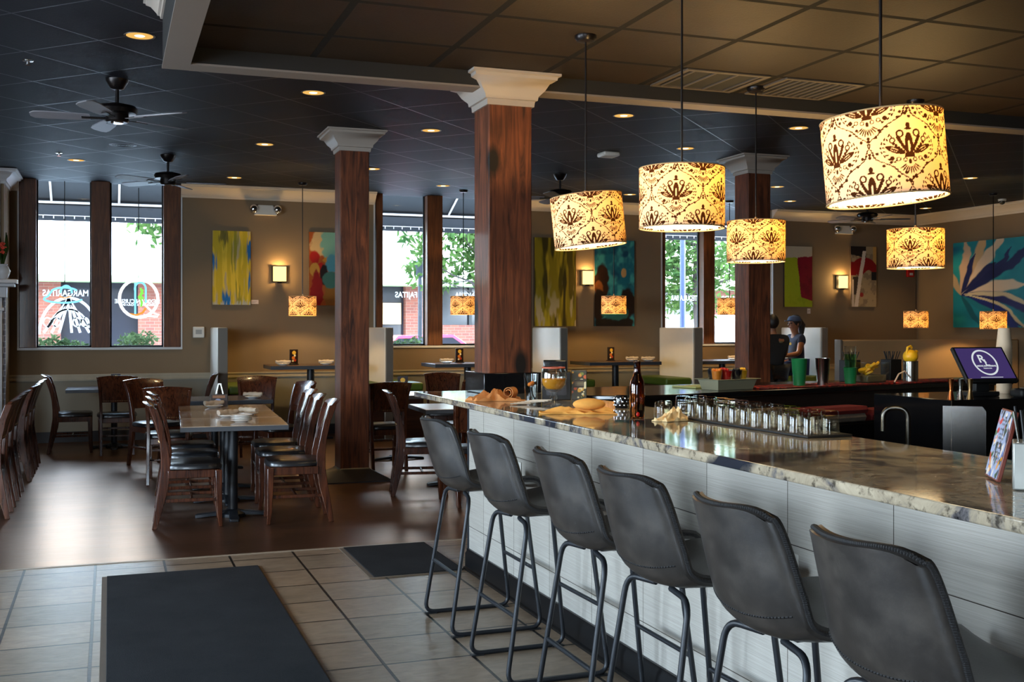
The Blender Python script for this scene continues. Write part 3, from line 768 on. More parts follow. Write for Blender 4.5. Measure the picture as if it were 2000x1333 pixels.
for i, (x, y, l) in enumerate(((-1.55, 9.75, 'table at the left picture edge nearest the camera'), (-1.55, 10.6, 'table at the left picture edge, second from the front'),
                               (-1.52, 12.2, 'table at the left picture edge beside the farther row of chairs'))):
    TB3.put((x, y, 0), 0, l, 'tables along the left edge')
TB4 = Kind(table_proto('dining_table', .78, .78, .75, mat('beech_top', rgb(172, 140, 108), .3, 0, .08, 3), 'x'))
TB4.put((3.08, 12.15, 0), 0, 'light wood table with a standing menu right of the middle column', 'light tables between columns')
TB4.put((3.12, 10.05, 0), -.05, 'light wood table partly hidden behind the end of the bar slab', 'light tables between columns')
TB4.put((4.95, 10.75, 0), 0, 'table with rolled napkins seen over the bar right of its column', 'light tables between columns')
HT = Kind(table_proto('high_table', 1.15, .72, 1.0, M['tabletop_dark'], 'x', 'table', .05, .05, .3))
for x, y, rz, l in ((2.54, 14.8, 0, 'high dark table under the yellow striped painting'), (4.75, 14.8, 0, 'high dark table under the second window'),
                (7.05, 14.8, 0, 'high dark table under the teal painting'), (8.86, 14.8, 0, 'high dark table where two people sit')):
    HT.put((x, y, 0), rz, l, 'high booth tables')

# ------------------------------------------------------------------ table-top things
def menu_proto():
    t = thing('menu_stand', 'x', 'menu holder')
    MB().box(-.06, .06, -.035, .035, 0, .012).build('stand_base', M['blackmatt'], t, .002)
    def fn(u, v):
        c = np.zeros(u.shape + (3,)) + np.array(rgb(44, 26, 20))
        for (a, b, r, k) in ((.5, .78, .24, rgb(230, 180, 60)), (.42, .42, .2, rgb(214, 120, 40)), (.62, .25, .16, rgb(190, 60, 30)), (.35, .2, .12, rgb(240, 220, 170)), (.6, .58, .13, rgb(244, 226, 170))):
            c[((u - a) ** 2 + ((v - b) * 1.7) ** 2) < r * r] = k
        c[(u < .05) | (u > .95) | (v < .03) | (v > .97)] = rgb(30, 22, 18)
        return c
    c = color_grid('menu_card', .11, .19, 30, 52, fn, M['printed'])
    o = obj('menu_card', c, t, 0, (0, -.013, .012))
    MB().box(-.057, .057, -.011, .011, .012, .205).build('card_holder', M['blackmatt'], t, .003)
    return t
MS = Kind(menu_proto())
g = 'menu stands'
for x, y, z, rz, l in ((2.33, 14.9, 1.0, .2, 'menu stand glowing on the high table under the yellow painting'), (4.66, 14.9, 1.0, .1, 'menu stand on the high table under the second window'),
                       (7.06, 14.98, 1.0, .2, 'menu stand on the high table under the teal painting'), (3.09, 12.0, .75, -.3, 'dark menu stand on the light table right of the middle column'),
                       (.08, 14.72, .75, 0, 'small menu stand on the table under the left window')):
    MS.put((x, y, z), rz, l, g, (1, 1, .8) if 'small' in l else None)

def plate(r, m, nm='side_plate'):
    return MB().lathe([(.0, .004), (r * .55, .0), (r * .6, .004), (r * .9, .014), (r, .018), (r * .99, .022), (r * .6, .010), (0, .008)], 28, (0, 0, 0), False).mesh(nm, m)
pl = plate(.085, M['white'])
def solo(name, me, loc, label, cat, group=None, rz=0, scale=None):
    o = obj(name, me, None, 0, loc, (0, 0, rz)); tag(o, label, cat, group)
    if scale: o.scale = scale
    return o
for i in range(4):
    solo('side_plate', pl, (.985, 8.93, .7505 + .0125 * i), ('bottom plate', 'second plate up', 'third plate up', 'top plate')[i] + ' of the white stack on the near end of the centre table', 'plate', 'white side plates', .1 * i)
def roll_mesh(L=.2, r=.022):
    m = MB()
    def fn(u, v):
        a = u * 2 * PI * 1.0; k = r * (1 + .12 * math.sin(a * 2 + v * 9) + .08 * math.sin(v * 23))
        return ((v - .5) * L, k * math.cos(a), r + k * math.sin(a) * .92)
    m.grid(fn, 18, 20)
    for e in (0, 1): m.add([fn(i / 18, e) for i in range(18)], [tuple(range(18))])
    return m.mesh('rolled_napkin', M['napkin'])
rm = roll_mesh()
def bundle(x, y, z, rz, tilt, label, plate_too=True):
    if plate_too: solo('bread_plate', pl, (x, y, z + .001), 'white plate under the ' + label, 'plate', 'white side plates')
    o = obj('rolled_napkin', rm, None, 0, (x, y, z + .0235), (0, tilt, rz)); tag(o, label, 'napkin', 'rolled napkins'); return o
bundle(.93, 9.42, .75, .6, 0, 'rolled napkin angled across the middle of the centre table')
bundle(1.12, 9.62, .75, -.9, 0, 'stubby rolled napkin beside the plate stack on the centre table')
bundle(.92, 10.62, .75, .5, 0, 'rolled napkin in front of the metal menu caddy')
bundle(1.43, 11.88, .75, -.35, 0, 'rolled napkin on the dark table in front of the far chairs')
bundle(2.16, 14.7, 1.0, .15, 0, 'rolled napkin left of the menu under the yellow painting')
bundle(2.74, 14.75, 1.0, -.1, 0, 'rolled napkin near the middle column on the high table')
bundle(4.42, 14.72, 1.0, .1, 0, 'rolled napkin on the high table under the second window')
bundle(7.3, 14.75, 1.0, .1, 0, 'rolled napkin beside the menu under the teal painting')
bundle(6.95, 14.58, 1.0, -.1, 0, 'rolled napkin seen over the neck of the beer bottle') if False else bundle(7.52, 14.66, 1.0, -.15, 0, 'rolled napkin seen just above the beer bottle')
bundle(3.32, 10.18, .75, .6, 0, 'rolled napkin propped on the light table behind the bar slab')
bundle(4.75, 10.55, .75, .55, 0, 'rolled napkin behind the printed drink menu on the bar')
bundle(9.0, 14.7, 1.0, .2, 0, 'pale rolled napkin left of the rear right column')
cd = thing('condiment_caddy', 'black menu caddy with a tall metal handle on the centre table', 'caddy', (.99, 10.82, .75), -.15)
MB().box(-.075, .075, -.05, .05, 0, .012).box(-.075, .075, .045, .05, .012, .10).box(-.075, -.07, -.05, .05, .012, .10).box(.07, .075, -.05, .05, .012, .10).build('tray', M['blackmatt'], cd)
MB().box(-.075, .075, -.06, -.05, 0, .115).build('front_card', mat('caddy_card', rgb(62, 46, 40), .5), cd)
MB().cyl((-.01, -.061, .04), (-.01, -.066, .04), .034, None, 20).build('round_logo', mat('caddy_logo', rgb(150, 160, 196), .5), cd)
MB().box(-.06, .055, -.0615, -.0605, .08, .105).build('card_print', mat('caddy_print', rgb(150, 100, 64), .5), cd)
hd = MB(); 
for s in (-1, 1): hd.loft([[(s * x, -.012, z), (s * (x - .012), -.012, z), (s * (x - .012), .012, z), (s * x, .012, z)] for x, z in ((.062, .01), (.016, .215))], True, False)
hd.box(-.016, .016, -.012, .012, .205, .217); hd.build('handle', M['steel'], cd)
# ================================================================== BAR
bar = thing('bar_counter', 'white linen-tiled bar front with a black kick base, running toward the camera', 'bar', (0, 0, 0))
MB().box(2.10, 2.125, -2.2, 6.51, .125, 1.034).build('tiled_front', M['bartile'], bar)
MB().box(2.127, 2.68, -2.2, 6.505, 0, 1.034).build('bar_body', M['blackmatt'], bar)
MB().box(2.094, 2.125, 6.512, 6.53, .1, 1.034).build('corner_trim', mat('edge_trim_metal', rgb(60, 66, 74), .35, .6), bar)
k = MB(); n = 6
pr = [(2.126, 0), (2.066, 0), (2.066, .012), (2.078, .018), (2.078, .098), (2.088, .112), (2.088, .128), (2.126, .128)]
k.add([(x, -2.2, z) for x, z in pr] + [(x, 6.525, z) for x, z in pr], [(i, (i + 1) % 8, 8 + (i + 1) % 8, 8 + i) for i in range(8)] + [tuple(range(8)), tuple(range(8, 16))])
k.build('kick_base', mat('kick_black', rgb(11, 11, 12), .35, 0, .2, 8, spec=.35), bar)
for i, (y, z) in enumerate(((5.62, .71), (3.065, .705))):
    o = MB().box(-.006, 0, -.037, .037, -.058, .058).build('wall_outlet', M['plastic_white'], None, .003, (2.0995, y, z))
    tag(o, ('white outlet plate on the bar front between the second and third farthest stools', 'white outlet plate on the bar front between the two nearest stools')[i], 'outlet', 'outlets on the bar front')
    MB().box(-.0075, -.006, -.018, .018, -.042, .042).build('receptacle', mat('outlet_face', rgb(190, 186, 178), .4), o)
    s_ = MB()
    for zz in (-.026, -.008, .012, .03):
        s_.box(-.0082, -.0074, -.008, -.005, zz - .005, zz + .005).box(-.0082, -.0074, .005, .008, zz - .005, zz + .005)
    s_.build('slot', M['blackmatt'], o)
ct = MB().prism([(1.92, -2.3), (2.755, -2.3), (2.755, 7.16), (1.92, 7.16)], 1.035, 1.07, 'z').build('bar_countertop', M['granite'], None, .006, None, None, 3)
tag(ct, 'long polished grey and cream granite bar top', 'countertop')
post = MB().box(2.33, 2.59, 6.78, 7.03, 0, 1.034).build('bar_support_post', M['timber'], None, .006); tag(post, 'timber post under the far end of the bar slab, below the column', 'post')
far = [(2.757, 6.42), (3.1, 6.22), (3.6, 6.32), (4.2, 6.5), (5.2, 6.72), (6.4, 6.98), (7.0, 7.1), (7.0, 7.58), (5.0, 7.46), (2.757, 7.2)]
bc = MB().prism(far, 1.03, 1.07, 'z').build('back_countertop', M['black'], None, .005)
tag(bc, 'black polished counter across the far side of the bar, under the fruit tray', 'countertop')
farb = [(2.80, 6.55), (3.1, 6.40), (3.6, 6.48), (4.2, 6.65), (5.2, 6.87), (6.4, 7.12), (6.9, 7.2), (6.9, 7.45), (5.0, 7.34), (2.80, 7.1)]
bb = MB().prism(farb, 0, 1.028, 'z').build('back_bar_base', mat('back_bar_panel', rgb(48, 40, 36), .35, 0, .2, 5), None, .004); tag(bb, 'dark cabinet base under the far black counter', 'cabinet')
# red runner mats
A = math.atan2(.66, 2.8)
for i, (x, y, L) in enumerate(((4.62, 6.80, .72), (5.30, 6.96, .58), (6.05, 7.10, .8))):
    o = MB().box(-L / 2, L / 2, -.15, .15, 0, .008).build('bar_runner', M['red_mat'], None, .002, (x, y, 1.0705), (0, 0, A + .0))
    tag(o, ('red patterned bar runner under the green cup', 'red patterned bar runner under the clear lemon box', 'red patterned bar runner under the steel tin and yellow squeezer')[i], 'bar mat', 'red bar runners')

# stools ------------------------------------------------------------
def stool_proto():
    t = thing('bar_stool', 'x', 'bar stool')
    prof = [(.235, .705), (.215, .728), (.15, .735), (.05, .722), (-.05, .71), (-.12, .712), (-.17, .735), (-.205, .79), (-.228, .86), (-.248, .93), (-.268, 1.0), (-.282, 1.045)]
    def sp(v):
        q = v * (len(prof) - 1); i = min(int(q), len(prof) - 2); f = q - i
        def cr(a, b, c, d): return .5 * (2 * b + (c - a) * f + (2 * a - 5 * b + 4 * c - d) * f * f + (3 * b - a - 3 * c + d) * f ** 3)
        g = lambda k: prof[max(0, min(len(prof) - 1, k))]
        return tuple(cr(g(i - 1)[k], g(i)[k], g(i + 1)[k], g(i + 2)[k]) for k in (0, 1))
    def wid(v):
        if v < .5: return .222 - .02 * (1 - v / .5) ** 3
        return .222 - .042 * ((v - .5) / .5) ** 1.4
    def shell(off):
        def fn(u, v):
            y, z = sp(v); x = (u - .5) * 2; w = wid(v)
            y2, z2 = sp(min(1, v + .01)); y1, z1 = sp(max(0, v - .01)); d = Vector((y2 - y1, z2 - z1)).normalized()
            nn = Vector((d.y, -d.x))            # pointing to the sitter side is (-)
            side = abs(x) ** 2.3
            bow = (.028 + .046 * min(1, max(0, (v - .35) / .3))) * side
            # soften the top corners
            dz = 0
            if v > .78: dz = -.042 * ((v - .78) / .22) ** 2 * abs(x) ** 5
            k = bow - off
            return (x * w * (1 - .0 * v), y + nn.x * k * 1 * (1 if v > .0 else 1), z + (nn.y * k if v < .55 else nn.y * k) * 1 + dz)
        return fn
    nu, nv = 18, 34
    # nn points: for the back (d up) nn = (1,0) -> forward; for the seat (d backward) nn = (z>0)
    A_ = shell(0); B_ = shell(.034)
    m = MB().grid(A_, nu, nv); m.grid(B_, nu, nv)
    loop = [(i / nu, 0) for i in range(nu)] + [(1, j / nv) for j in range(nv)] + [(1 - i / nu, 1) for i in range(nu)] + [(0, 1 - j / nv) for j in range(nv)]
    mid = [tuple((Vector(A_(*p)) + Vector(B_(*p))) / 2 + (Vector(A_(*p)) - Vector(A_(.5, p[1]))) .normalized() * .006) for p in loop]
    m.loft([[A_(*p) for p in loop], mid, [B_(*p) for p in loop]], False, True)
    m.build('seat_shell', M['leather'], t)
    # stitched border welt
    pts = [Vector(q) for q in mid]; st = MB()
    st.tube(pts, .0065, 6, False, None, True)
    for i in range(0, len(pts)):
        a, b = pts[i], pts[(i + 1) % len(pts)]
        for f in (0, .25, .5, .75): st.sphere(tuple(a.lerp(b, f)), .0088, 6, 4, None, (1, 1, .7))
    st.build('edge_stitching', M['stitch'], t)
    # seam low on the outside of the back
    sm = MB(); row = [Vector(B_(.04 + .92 * i / 40, .60)) for i in range(41)]
    for i in range(40):
        if i % 1 == 0:
            a, b = row[i], row[i + 1]; sm.tube([a + (b - a) * .1, a + (b - a) * .8], .0028, 5)
    sm.build('seam_stitching', M['stitch'], t)
    r = .0105
    for s in (-1, 1):
        P = [(s * .05, -.105, .668), (s * .203, -.13, .664), (s * .235, -.235, r), (s * .235, .235, r), (s * .203, .155, .684), (s * .05, .13, .684)]
        MB().tube(rnd(P, .06, 6), r, 10).build('sled_leg', M['blackmetal'], t)
        for y in (-.2, .2): MB().box(s * .235 - .014, s * .235 + .014, y - .03, y + .03, -.0005, .006).build('floor_glide', M['blackmatt'], t)
    def at(z, f): # leg x,y at height z; f=+1 front leg
        k = (.62 - z) / (.62 - r); return (.205 + .03 * k, (.165 + .07 * k) if f > 0 else (-.135 - .10 * k))
    for f, z, nm in ((1, .30, 'footrest'), (-1, .285, 'crossbar')):
        x, y = at(z, f); MB().cyl((-x, y, z), (x, y, z), .0095, None, 10).build(nm, M['blackmetal'], t)
    MB().box(-.12, .12, -.11, .14, .683, .69).build('mount_plate', M['blackmetal'], t)
    return t
ST = Kind(stool_proto())
for i, (y, dx, rz) in enumerate(((5.33, 0, 0), (4.55, .0, .02), (3.77, .01, -.01), (3.17, 0, .02), (2.54, 0, -.02), (2.0, .0, .0))):
    l = ('grey leather bar stool at the far end of the bar, farthest from the camera', 'second grey leather bar stool from the far end of the bar', 'third grey leather bar stool from the far end of the bar',
         'fourth grey leather bar stool from the far end, under the beer bottle and glasses', 'second nearest grey leather bar stool, with a scuffed back', 'nearest grey leather bar stool, cut by the bottom of the picture')[i]
    ST.put((1.785 + dx, y, 0), E_ + rz, l, 'grey leather bar stools')

# floor mats -----------------------------------------------------------
def floor_mat(x0, x1, y0, y1, label):
    t = thing('floor_mat', label, 'mat', ((x0 + x1) / 2, (y0 + y1) / 2, 0), 0, 'entrance mats'); a, b = (x1 - x0) / 2, (y1 - y0) / 2
    MB().box(-a, a, -b, b, .0, .005).build('rubber_border', M['mat_edge'], t, .002)
    MB().box(-a + .028, a - .01, -b + .01, b - .012, .0052, .012).build('pile', M['carpet'], t, .003); return t
floor_mat(-.04, .885, 1.6, 7.03, 'long charcoal floor mat in the lower left foreground')
floor_mat(1.46, 2.062, 6.46, 7.395, 'small charcoal floor mat at the far end of the bar')

# things on the bar ---------------------------------------------------
Z = 1.0705
def cloth(name, m, loc, rz, L, W, H, seed, label, cat='napkin', group=None, folds=5):
    rr = random.Random(seed); ph = [rr.uniform(0, 6) for _ in range(6)]
    top = MB()
    cr = [(rr.uniform(0, PI), rr.uniform(-.5, .5), rr.uniform(.10, .22), rr.uniform(.35, 1)) for _ in range(folds + 4)]
    def f(u, v):
        x = (u - .5) * 2; y = (v - .5) * 2; an = math.atan2(y, x)
        edge = 1 - .14 * math.sin(3 * an + ph[0]) - .08 * math.sin(5 * an + ph[1]) - .05 * math.sin(11 * an + ph[2])
        e = max(0, 1 - max(abs(x), abs(y)) ** 5); h = .10
        for a, o, wd, k in cr:                      # ridged creases crossing the cloth
            d = abs(x * math.cos(a) + y * math.sin(a) - o) / wd
            if d < 1: h += k * (1 - d) ** 1.3 * .55
        h = min(h, 1.25) * H * (.35 + .65 * e)
        if e <= 0: h = .3 * H * max(0, math.sin(7 * an + ph[3]))
        return (x * L / 2 * edge, y * W / 2 * edge, max(h, 0) + .004)
    n = 40; top.grid(f, n, n)
    def g(u, v): p = f(u, v); return (p[0], p[1], 0.0005)
    lp = [(i / n, 0) for i in range(n)] + [(1, j / n) for j in range(n)] + [(1 - i / n, 1) for i in range(n)] + [(0, 1 - j / n) for j in range(n)]
    top.loft([[f(*p) for p in lp], [g(*p) for p in lp]], False, True); top.grid(g, n, n)
    o = top.build(name, m, None, 0, loc, (0, 0, rz)); tag(o, label, cat, group); return o
def cloth_roll(name, m, r, L, parent, loc, rz):
    t = MB()
    def fn(u, v):
        a = u * 2.1 * PI * 1.6; k = r * (.45 + .55 * u); return ((v - .5) * L, k * math.cos(a + .5), r + k * math.sin(a + .5))
    t.grid(fn, 40, 10); o = t.build(name, m, parent, 0, loc, (0, 0, rz))
    s_ = o.modifiers.new('thick', 'SOLIDIFY'); s_.thickness = .004; return o
n1 = cloth('cloth_napkin', M['napkin_brown'], (2.14, 6.13, Z), -.1, .30, .20, .055, 3, 'crumpled brown cloth napkin on the bar left of the glasses, in front of the column', 'napkin', 'cloth napkins on the bar')
cloth_roll('folded_curl', M['napkin_brown'], .036, .09, n1, (.085, -.02, .012), 1.0)
n2 = cloth('cloth_napkin', M['napkin_gold'], (2.21, 5.06, Z), -.35, .34, .17, .03, 8, 'gold cloth napkin lying flat on the bar in front of the goblet', 'napkin', 'cloth napkins on the bar')
MB().sphere((.05, .0, .045), .075, 18, 10, None, (1.1, .62, .40)).build('folded_mound', M['napkin_gold'], n2)
cloth('paper_wrapper', M['paper'], (2.43, 4.50, Z), .3, .15, .085, .05, 12, 'crumpled tan paper wrapper right of the beer bottle', 'wrapper')
o = MB()
for i in range(7):
    a = R.uniform(-.5, .5); o.tube([(-.08 + .02 * i, -.02 + .008 * i, .006 + .003 * i), (.03 + .02 * i, .02 * math.sin(i) , .008 + .003 * i)], .004, 6)
tag(o.build('paper_straws', M['napkin'], None, 0, (2.17, 5.72, Z), (0, 0, -.4)), 'loose pale straw wrappers under the goblet', 'straw wrapper')
# goblet
gb = thing('margarita_goblet', 'stemmed glass goblet half full of orange drink', 'glass', (2.285, 5.58, Z))
MB().lathe([(.0, .0), (.05, .0), (.052, .006), (.02, .018), (.014, .03), (.022, .045), (.014, .06), (.018, .075), (.045, .088), (.066, .115), (.072, .15), (.068, .185), (.062, .21), (.0595, .21), (.065, .185), (.069, .15), (.063, .117), (.042, .092), (0, .084)], 30).build('glass_body', M['goblet'], gb)
MB().lathe([(0, .089), (.040, .0935), (.0605, .118), (.0665, .15), (.0, .152)], 30).build('drink', M['drink'], gb)
MB().lathe([(.058, .206), (.064, .206), (.064, .213), (.058, .213)], 30, (0, 0, 0), False).build('salted_rim', mat('red_rim', rgb(190, 90, 60), .6), gb)
wc = thing('water_glass', 'clear tumbler with a dark straw beside the goblet', 'glass', (2.25, 5.83, Z))
MB().lathe([(0, 0), (.034, 0), (.043, .165), (.0405, .165), (.032, .012), (0, .012)], 26).build('glass_body', M['clear'], wc)
MB().lathe([(0, .013), (.032, .013), (.037, .10), (0, .10)], 26).build('water', glass('cloudy_water', (.75, .75, .73), ior=1.33), wc)
MB().cyl((.02, -.01, .016), (-.035, .012, .17), .004, None, 8).build('straw', M['blackmatt'], wc)
fk = MB()
for q in range(3): fk.sphere((-.01 + .012 * q, .008 * q, .105 + .004 * q), .012, 8, 6)
fk.build('fruit_garnish', M['orange'], wc)
cb = thing('napkin_caddy', 'black caddy standing behind the goblet on the bar', 'caddy', (2.50, 6.06, Z), -.38)
MB().box(-.085, .085, -.05, .05, 0, .165).build('caddy_body', M['blackmatt'], cb, .004)
MB().box(-.078, .06, -.044, .044, .166, .235).build('napkin_block', M['black'], cb, .006)
MB().box(-.06, .06, -.052, -.0502, .03, .13).build('dark_panel', M['olive'], cb)
def drinkcard(u, v):
    c = np.zeros(u.shape + (3,)) + np.array(rgb(60, 54, 26))
    rr = np.random.RandomState(4)
    for i in range(26):
        a, b, r = rr.rand(), rr.rand(), .05 + .1 * rr.rand(); k = [rgb(214, 160, 60), rgb(120, 130, 50), rgb(196, 90, 40), rgb(226, 214, 170)][rr.randint(4)]
        c[((u - a) ** 2 + ((v - b) * 2) ** 2) < r * r] = k
    c[(abs(v - .55) < .14) & (abs(u - .5) < .36)] = rgb(58, 44, 24)
    for q in (.5, .55, .6):
        c[(abs(v - q) < .012) & (abs(u - .5) < .3) & ((np.sin(u * 90) > -.3))] = rgb(226, 206, 150)
    return c
dm = thing('drink_menu', 'small printed drink menu card standing right of the black caddy', 'menu', (2.62, 6.0, Z), -.42)
MB().box(-.045, .045, -.006, .006, 0, .175).build('card_holder', M['olive'], dm, .002)
obj('card_print', color_grid('card_print', .084, .168, 44, 80, drinkcard, M['printed']), dm, 0, (0, -.0066, .004))
vt = thing('votive_jar', 'small black glass jar left of the beer bottle', 'jar', (2.575, 5.33, Z))
MB().lathe([(0, 0), (.034, 0), (.039, .02), (.039, .05), (.034, .066), (.031, .066), (.035, .05), (.035, .02), (0, .006)], 22).build('jar_body', M['black'], vt)
sp_ = MB()
for i in range(10):
    a = 2 * PI * i / 10
    for z in (.015, .034, .052): sp_.sphere((.038 * math.cos(a + z * 20), .038 * math.sin(a + z * 20), z), .005, 6, 4)
sp_.build('facet_pattern', M['chrome'], vt)
bt = thing('beer_bottle', 'brown glass beer bottle standing on the bar', 'bottle', (2.34, 4.675, Z))
k = 1.17
MB().lathe([(r * k, z * k) for r, z in ((0, .002), (.028, 0), (.0305, .006), (.0305, .13), (.028, .15), (.018, .172), (.0145, .19), (.0135, .222), (.0148, .224), (.0148, .232), (.0128, .234), (.011, .234), (.0115, .19), (.0155, .17), (.025, .148), (.0275, .128), (.0275, .008), (0, .006))], 28).build('glass_body', M['amber'], bt)
MB().lathe([(0, .009 * k), (.027 * k, .009 * k), (.027 * k, .06 * k), (0, .06 * k)], 24).build('beer', mat('dark_beer', rgb(46, 18, 10), .2), bt)
MB().sphere((-.012, -.0335, .022), .009, 10, 6, None, (1, .4, 1.2)).build('red_mark', M['red'], bt)

def tumbler_proto():
    o = MB(); n = 10                                 # faceted tumbler standing on its rim, thick base uppermost
    ring = lambda r, z, t=0: [(r * math.cos(2 * PI * (k + t) / n), r * math.sin(2 * PI * (k + t) / n), z) for k in range(n)]
    o.loft([ring(.0405, 0), ring(.041, .004), ring(.038, .05), ring(.0345, .084), ring(.031, .09)], False, False)
    o.add(ring(.031, .09), [tuple(range(n))])
    o.loft([ring(.0405, 0), ring(.0375, 0, .5), ring(.034, .05, .5), ring(.0295, .070, .5)], False, False)
    o.add(ring(.0295, .070, .5), [tuple(reversed(range(n)))])
    return o.mesh('rocks_glass', M['rocks'])
tm = tumbler_proto()
bm_ = MB().box(-.105, .105, -.57, .57, 0, .01).build('rubber_drip_mat', M['blackmatt'], None, .003, (2.638, 4.17, Z)); tag(bm_, 'black rubber drip mat under the rows of glasses', 'bar mat')
r3 = MB()
i = 0
for ry in range(12):
    for rx in range(2 if ry % 3 else 2):
        solo('rocks_glass', tm, (2.59 + .094 * rx + R.uniform(-.004, .004), 3.66 + .093 * ry + R.uniform(-.003, .003), Z + .0102), 'upturned clear rocks glass in the double row on the black drip mat', 'glass', 'upturned rocks glasses', R.uniform(0, 1))
for q, (x, y) in enumerate(((2.60, 4.92), (2.69, 4.86), (2.66, 5.0))):
    solo('rocks_glass', tm, (x, y, Z), 'low upturned glass at the far end past the drip mat', 'glass', 'upturned glasses at the far end', 0, (1, 1, .62))
# leaning menu at the near right and the steel straw box
def nearmenu(u, v):
    c = np.zeros(u.shape + (3,)) + np.array(rgb(150, 160, 190)); rr = np.random.RandomState(9)
    for i in range(70):
        a, b, r = rr.rand(), rr.rand(), .03 + .09 * rr.rand(); k = [rgb(190, 44, 34), rgb(226, 150, 40), rgb(60, 90, 50), rgb(70, 96, 160), rgb(34, 30, 34), rgb(30, 28, 30), rgb(220, 206, 190)][rr.randint(7)]
        t = rr.rand() * 3; dx, dy = (u - a) * math.cos(t) + (v - b) * math.sin(t), (v - b) * math.cos(t) - (u - a) * math.sin(t)
        c[(dx * dx + dy * dy * 5) < r * r] = k
    for q in range(9): c[(abs(v - .3 - .07 * q) < .014) & (u > .3) & (u < .75) & (np.sin(u * 70 + q) > -.4)] = rgb(30, 28, 32)
    return c
lm = thing('table_menu', 'colourful leaning menu at the right end of the bar top', 'menu', (2.345, 2.455, Z), 1.02)
tilt = Matrix.Rotation(math.radians(14), 4, 'X')
MB().box(-.075, .075, -.006, .006, .0, .20).build('menu_board', mat('menu_frame', rgb(116, 50, 36), .35, 0, .1, 10), lm, .002, (0, 0, .002), (math.radians(14), 0, 0))
obj('menu_print', color_grid('menu_print', .146, .19, 50, 66, nearmenu, M['printed']), lm, 0, (0, .0075, .006), (-math.radians(14), 0, PI)) if False else obj('menu_print', color_grid('menu_print', .146, .19, 50, 66, nearmenu, M['printed'], None, lambda u, v: np.stack([(.5 - u) * .146, np.zeros_like(u) + .0072, v * .19 + .005], -1)), lm, 0, (0, 0, .002), (math.radians(14), 0, 0))
MB().box(-.05, .05, -.075, -.069, .0, .15).build('rear_leg', mat('menu_frame', rgb(116, 50, 36)), lm, 0, (0, -.004, .0), (math.radians(-18), 0, 0)) if False else None
sx = thing('straw_box', 'brushed steel box of straws cut by the right picture edge', 'box', (2.324, 2.275, Z), -.76)
MB().box(-.06, .06, -.06, .06, 0, .125).build('box_body', M['box_steel'], sx, .004)
MB().box(.02, .05, -.0615, -.0602, .045, .075).build('box_mark', M['blackmatt'], sx)
for i in range(14):
    x = -.045 + .014 * (i % 7); y = -.02 + .03 * (i // 7)
    MB().cyl((x, y, .126), (x - .012 + .003 * (i % 3), y, .205 + .004 * (i % 4)), .0035, None, 6).build('straw', M['blackmatt'] if i % 2 else M['steel'], sx)
# sink run behind the bar top
sk = thing('bar_sink', 'dark steel sink unit behind the bar top', 'sink', (3.12, 3.6, 0))
MB().box(-.3, .3, -1.1, 1.1, 0, .82).build('sink_body', M['steel_dark'], sk, .004)
MB().box(.27, .3, -1.1, 1.1, .82, .93).build('backsplash', M['steel_dark'], sk)
fc = thing('faucet', 'gooseneck faucet rising behind the bar top', 'faucet', (3.16, 3.78, .8206), -.7)
MB().tube(rnd([(0, 0, .02), (0, 0, .34), (-.1, 0, .34), (-.1, 0, .24)], .06, 8), .011, 10).build('spout', M['steel_dark'], fc)
MB().lathe([(.028, 0), (.028, .02), (.016, .04)], 16).build('faucet_base', M['steel_dark'], fc)
for s_ in (-1, 1): MB().cyl((0, s_ * .06, 0), (0, s_ * .06, .05), .014).cyl((0, s_ * .06, .05), (.05, s_ * .08, .055), .006).build('tap_handle', M['chrome'], fc)
spz = MB().prism([(-.085, 0), (.085, 0), (.085, .215), (.07, .235), (-.085, .235)], -.004, .004, 'y').build('splash_guard', M['clear_smoke'], None, 0, (3.24, 3.52, .9), (0, 0, -.72)); tag(spz, 'smoky clear splash guard beside the faucet', 'splash guard')
spz.location.z = .8205 if False else .935
spz.location.x = 3.405; spz.location = (3.402, 3.72, .931)
rl_ = MB().box(-.01, .01, -.5, .5, 0, .03).build('steel_shelf_edge', M['copper'], None, .002, (4.2, 3.9, .83), (0, 0, .3)) if False else None
# far counter goods ---------------------------------------------------
ca, sa = math.cos(A), math.sin(A)
tr = thing('fruit_tray', 'steel pan holding cups of cut fruit on the far counter', 'tray', (4.03, 6.66, Z), A)
m = MB(); a0, b0, a1, b1 = .17, .085, .19, .105
rings = [[(-a, -b, z), (a, -b, z), (a, b, z), (-a, b, z)] for a, b, z in ((.165, .08, 0), (.185, .1, .07), (.205, .12, .072), (.205, .12, .076), (.18, .096, .074), (.16, .075, .006))]
m.loft(rings, True, False).build('pan_body', mat('tray_steel', rgb(172, 168, 140), .3, .25, .05, 6), tr, .003)
MB().box(-.165, .165, -.082, .082, .0075, .052).build('crushed_ice', mat('ice', rgb(190, 196, 196), .2, 0, .2, 60, bump=.5), tr)
fr = [(-.135, -.035, M['orange'], 'diced orange pepper'), (-.09, .046, M['olive'], 'black olives'), (-.048, -.042, M['red'], 'red cherries'), (.005, .046, M['red'], 'mixed red fruit'), (.044, -.042, M['olive'], 'dark olives'), (.13, -.01, M['yellow'], 'yellow pineapple')]
cupm = MB().lathe([(0, 0), (.028, 0), (.041, .085), (.0395, .085), (.0285, .004), (0, .004)], 20).mesh('fruit_cup', M['clear'])
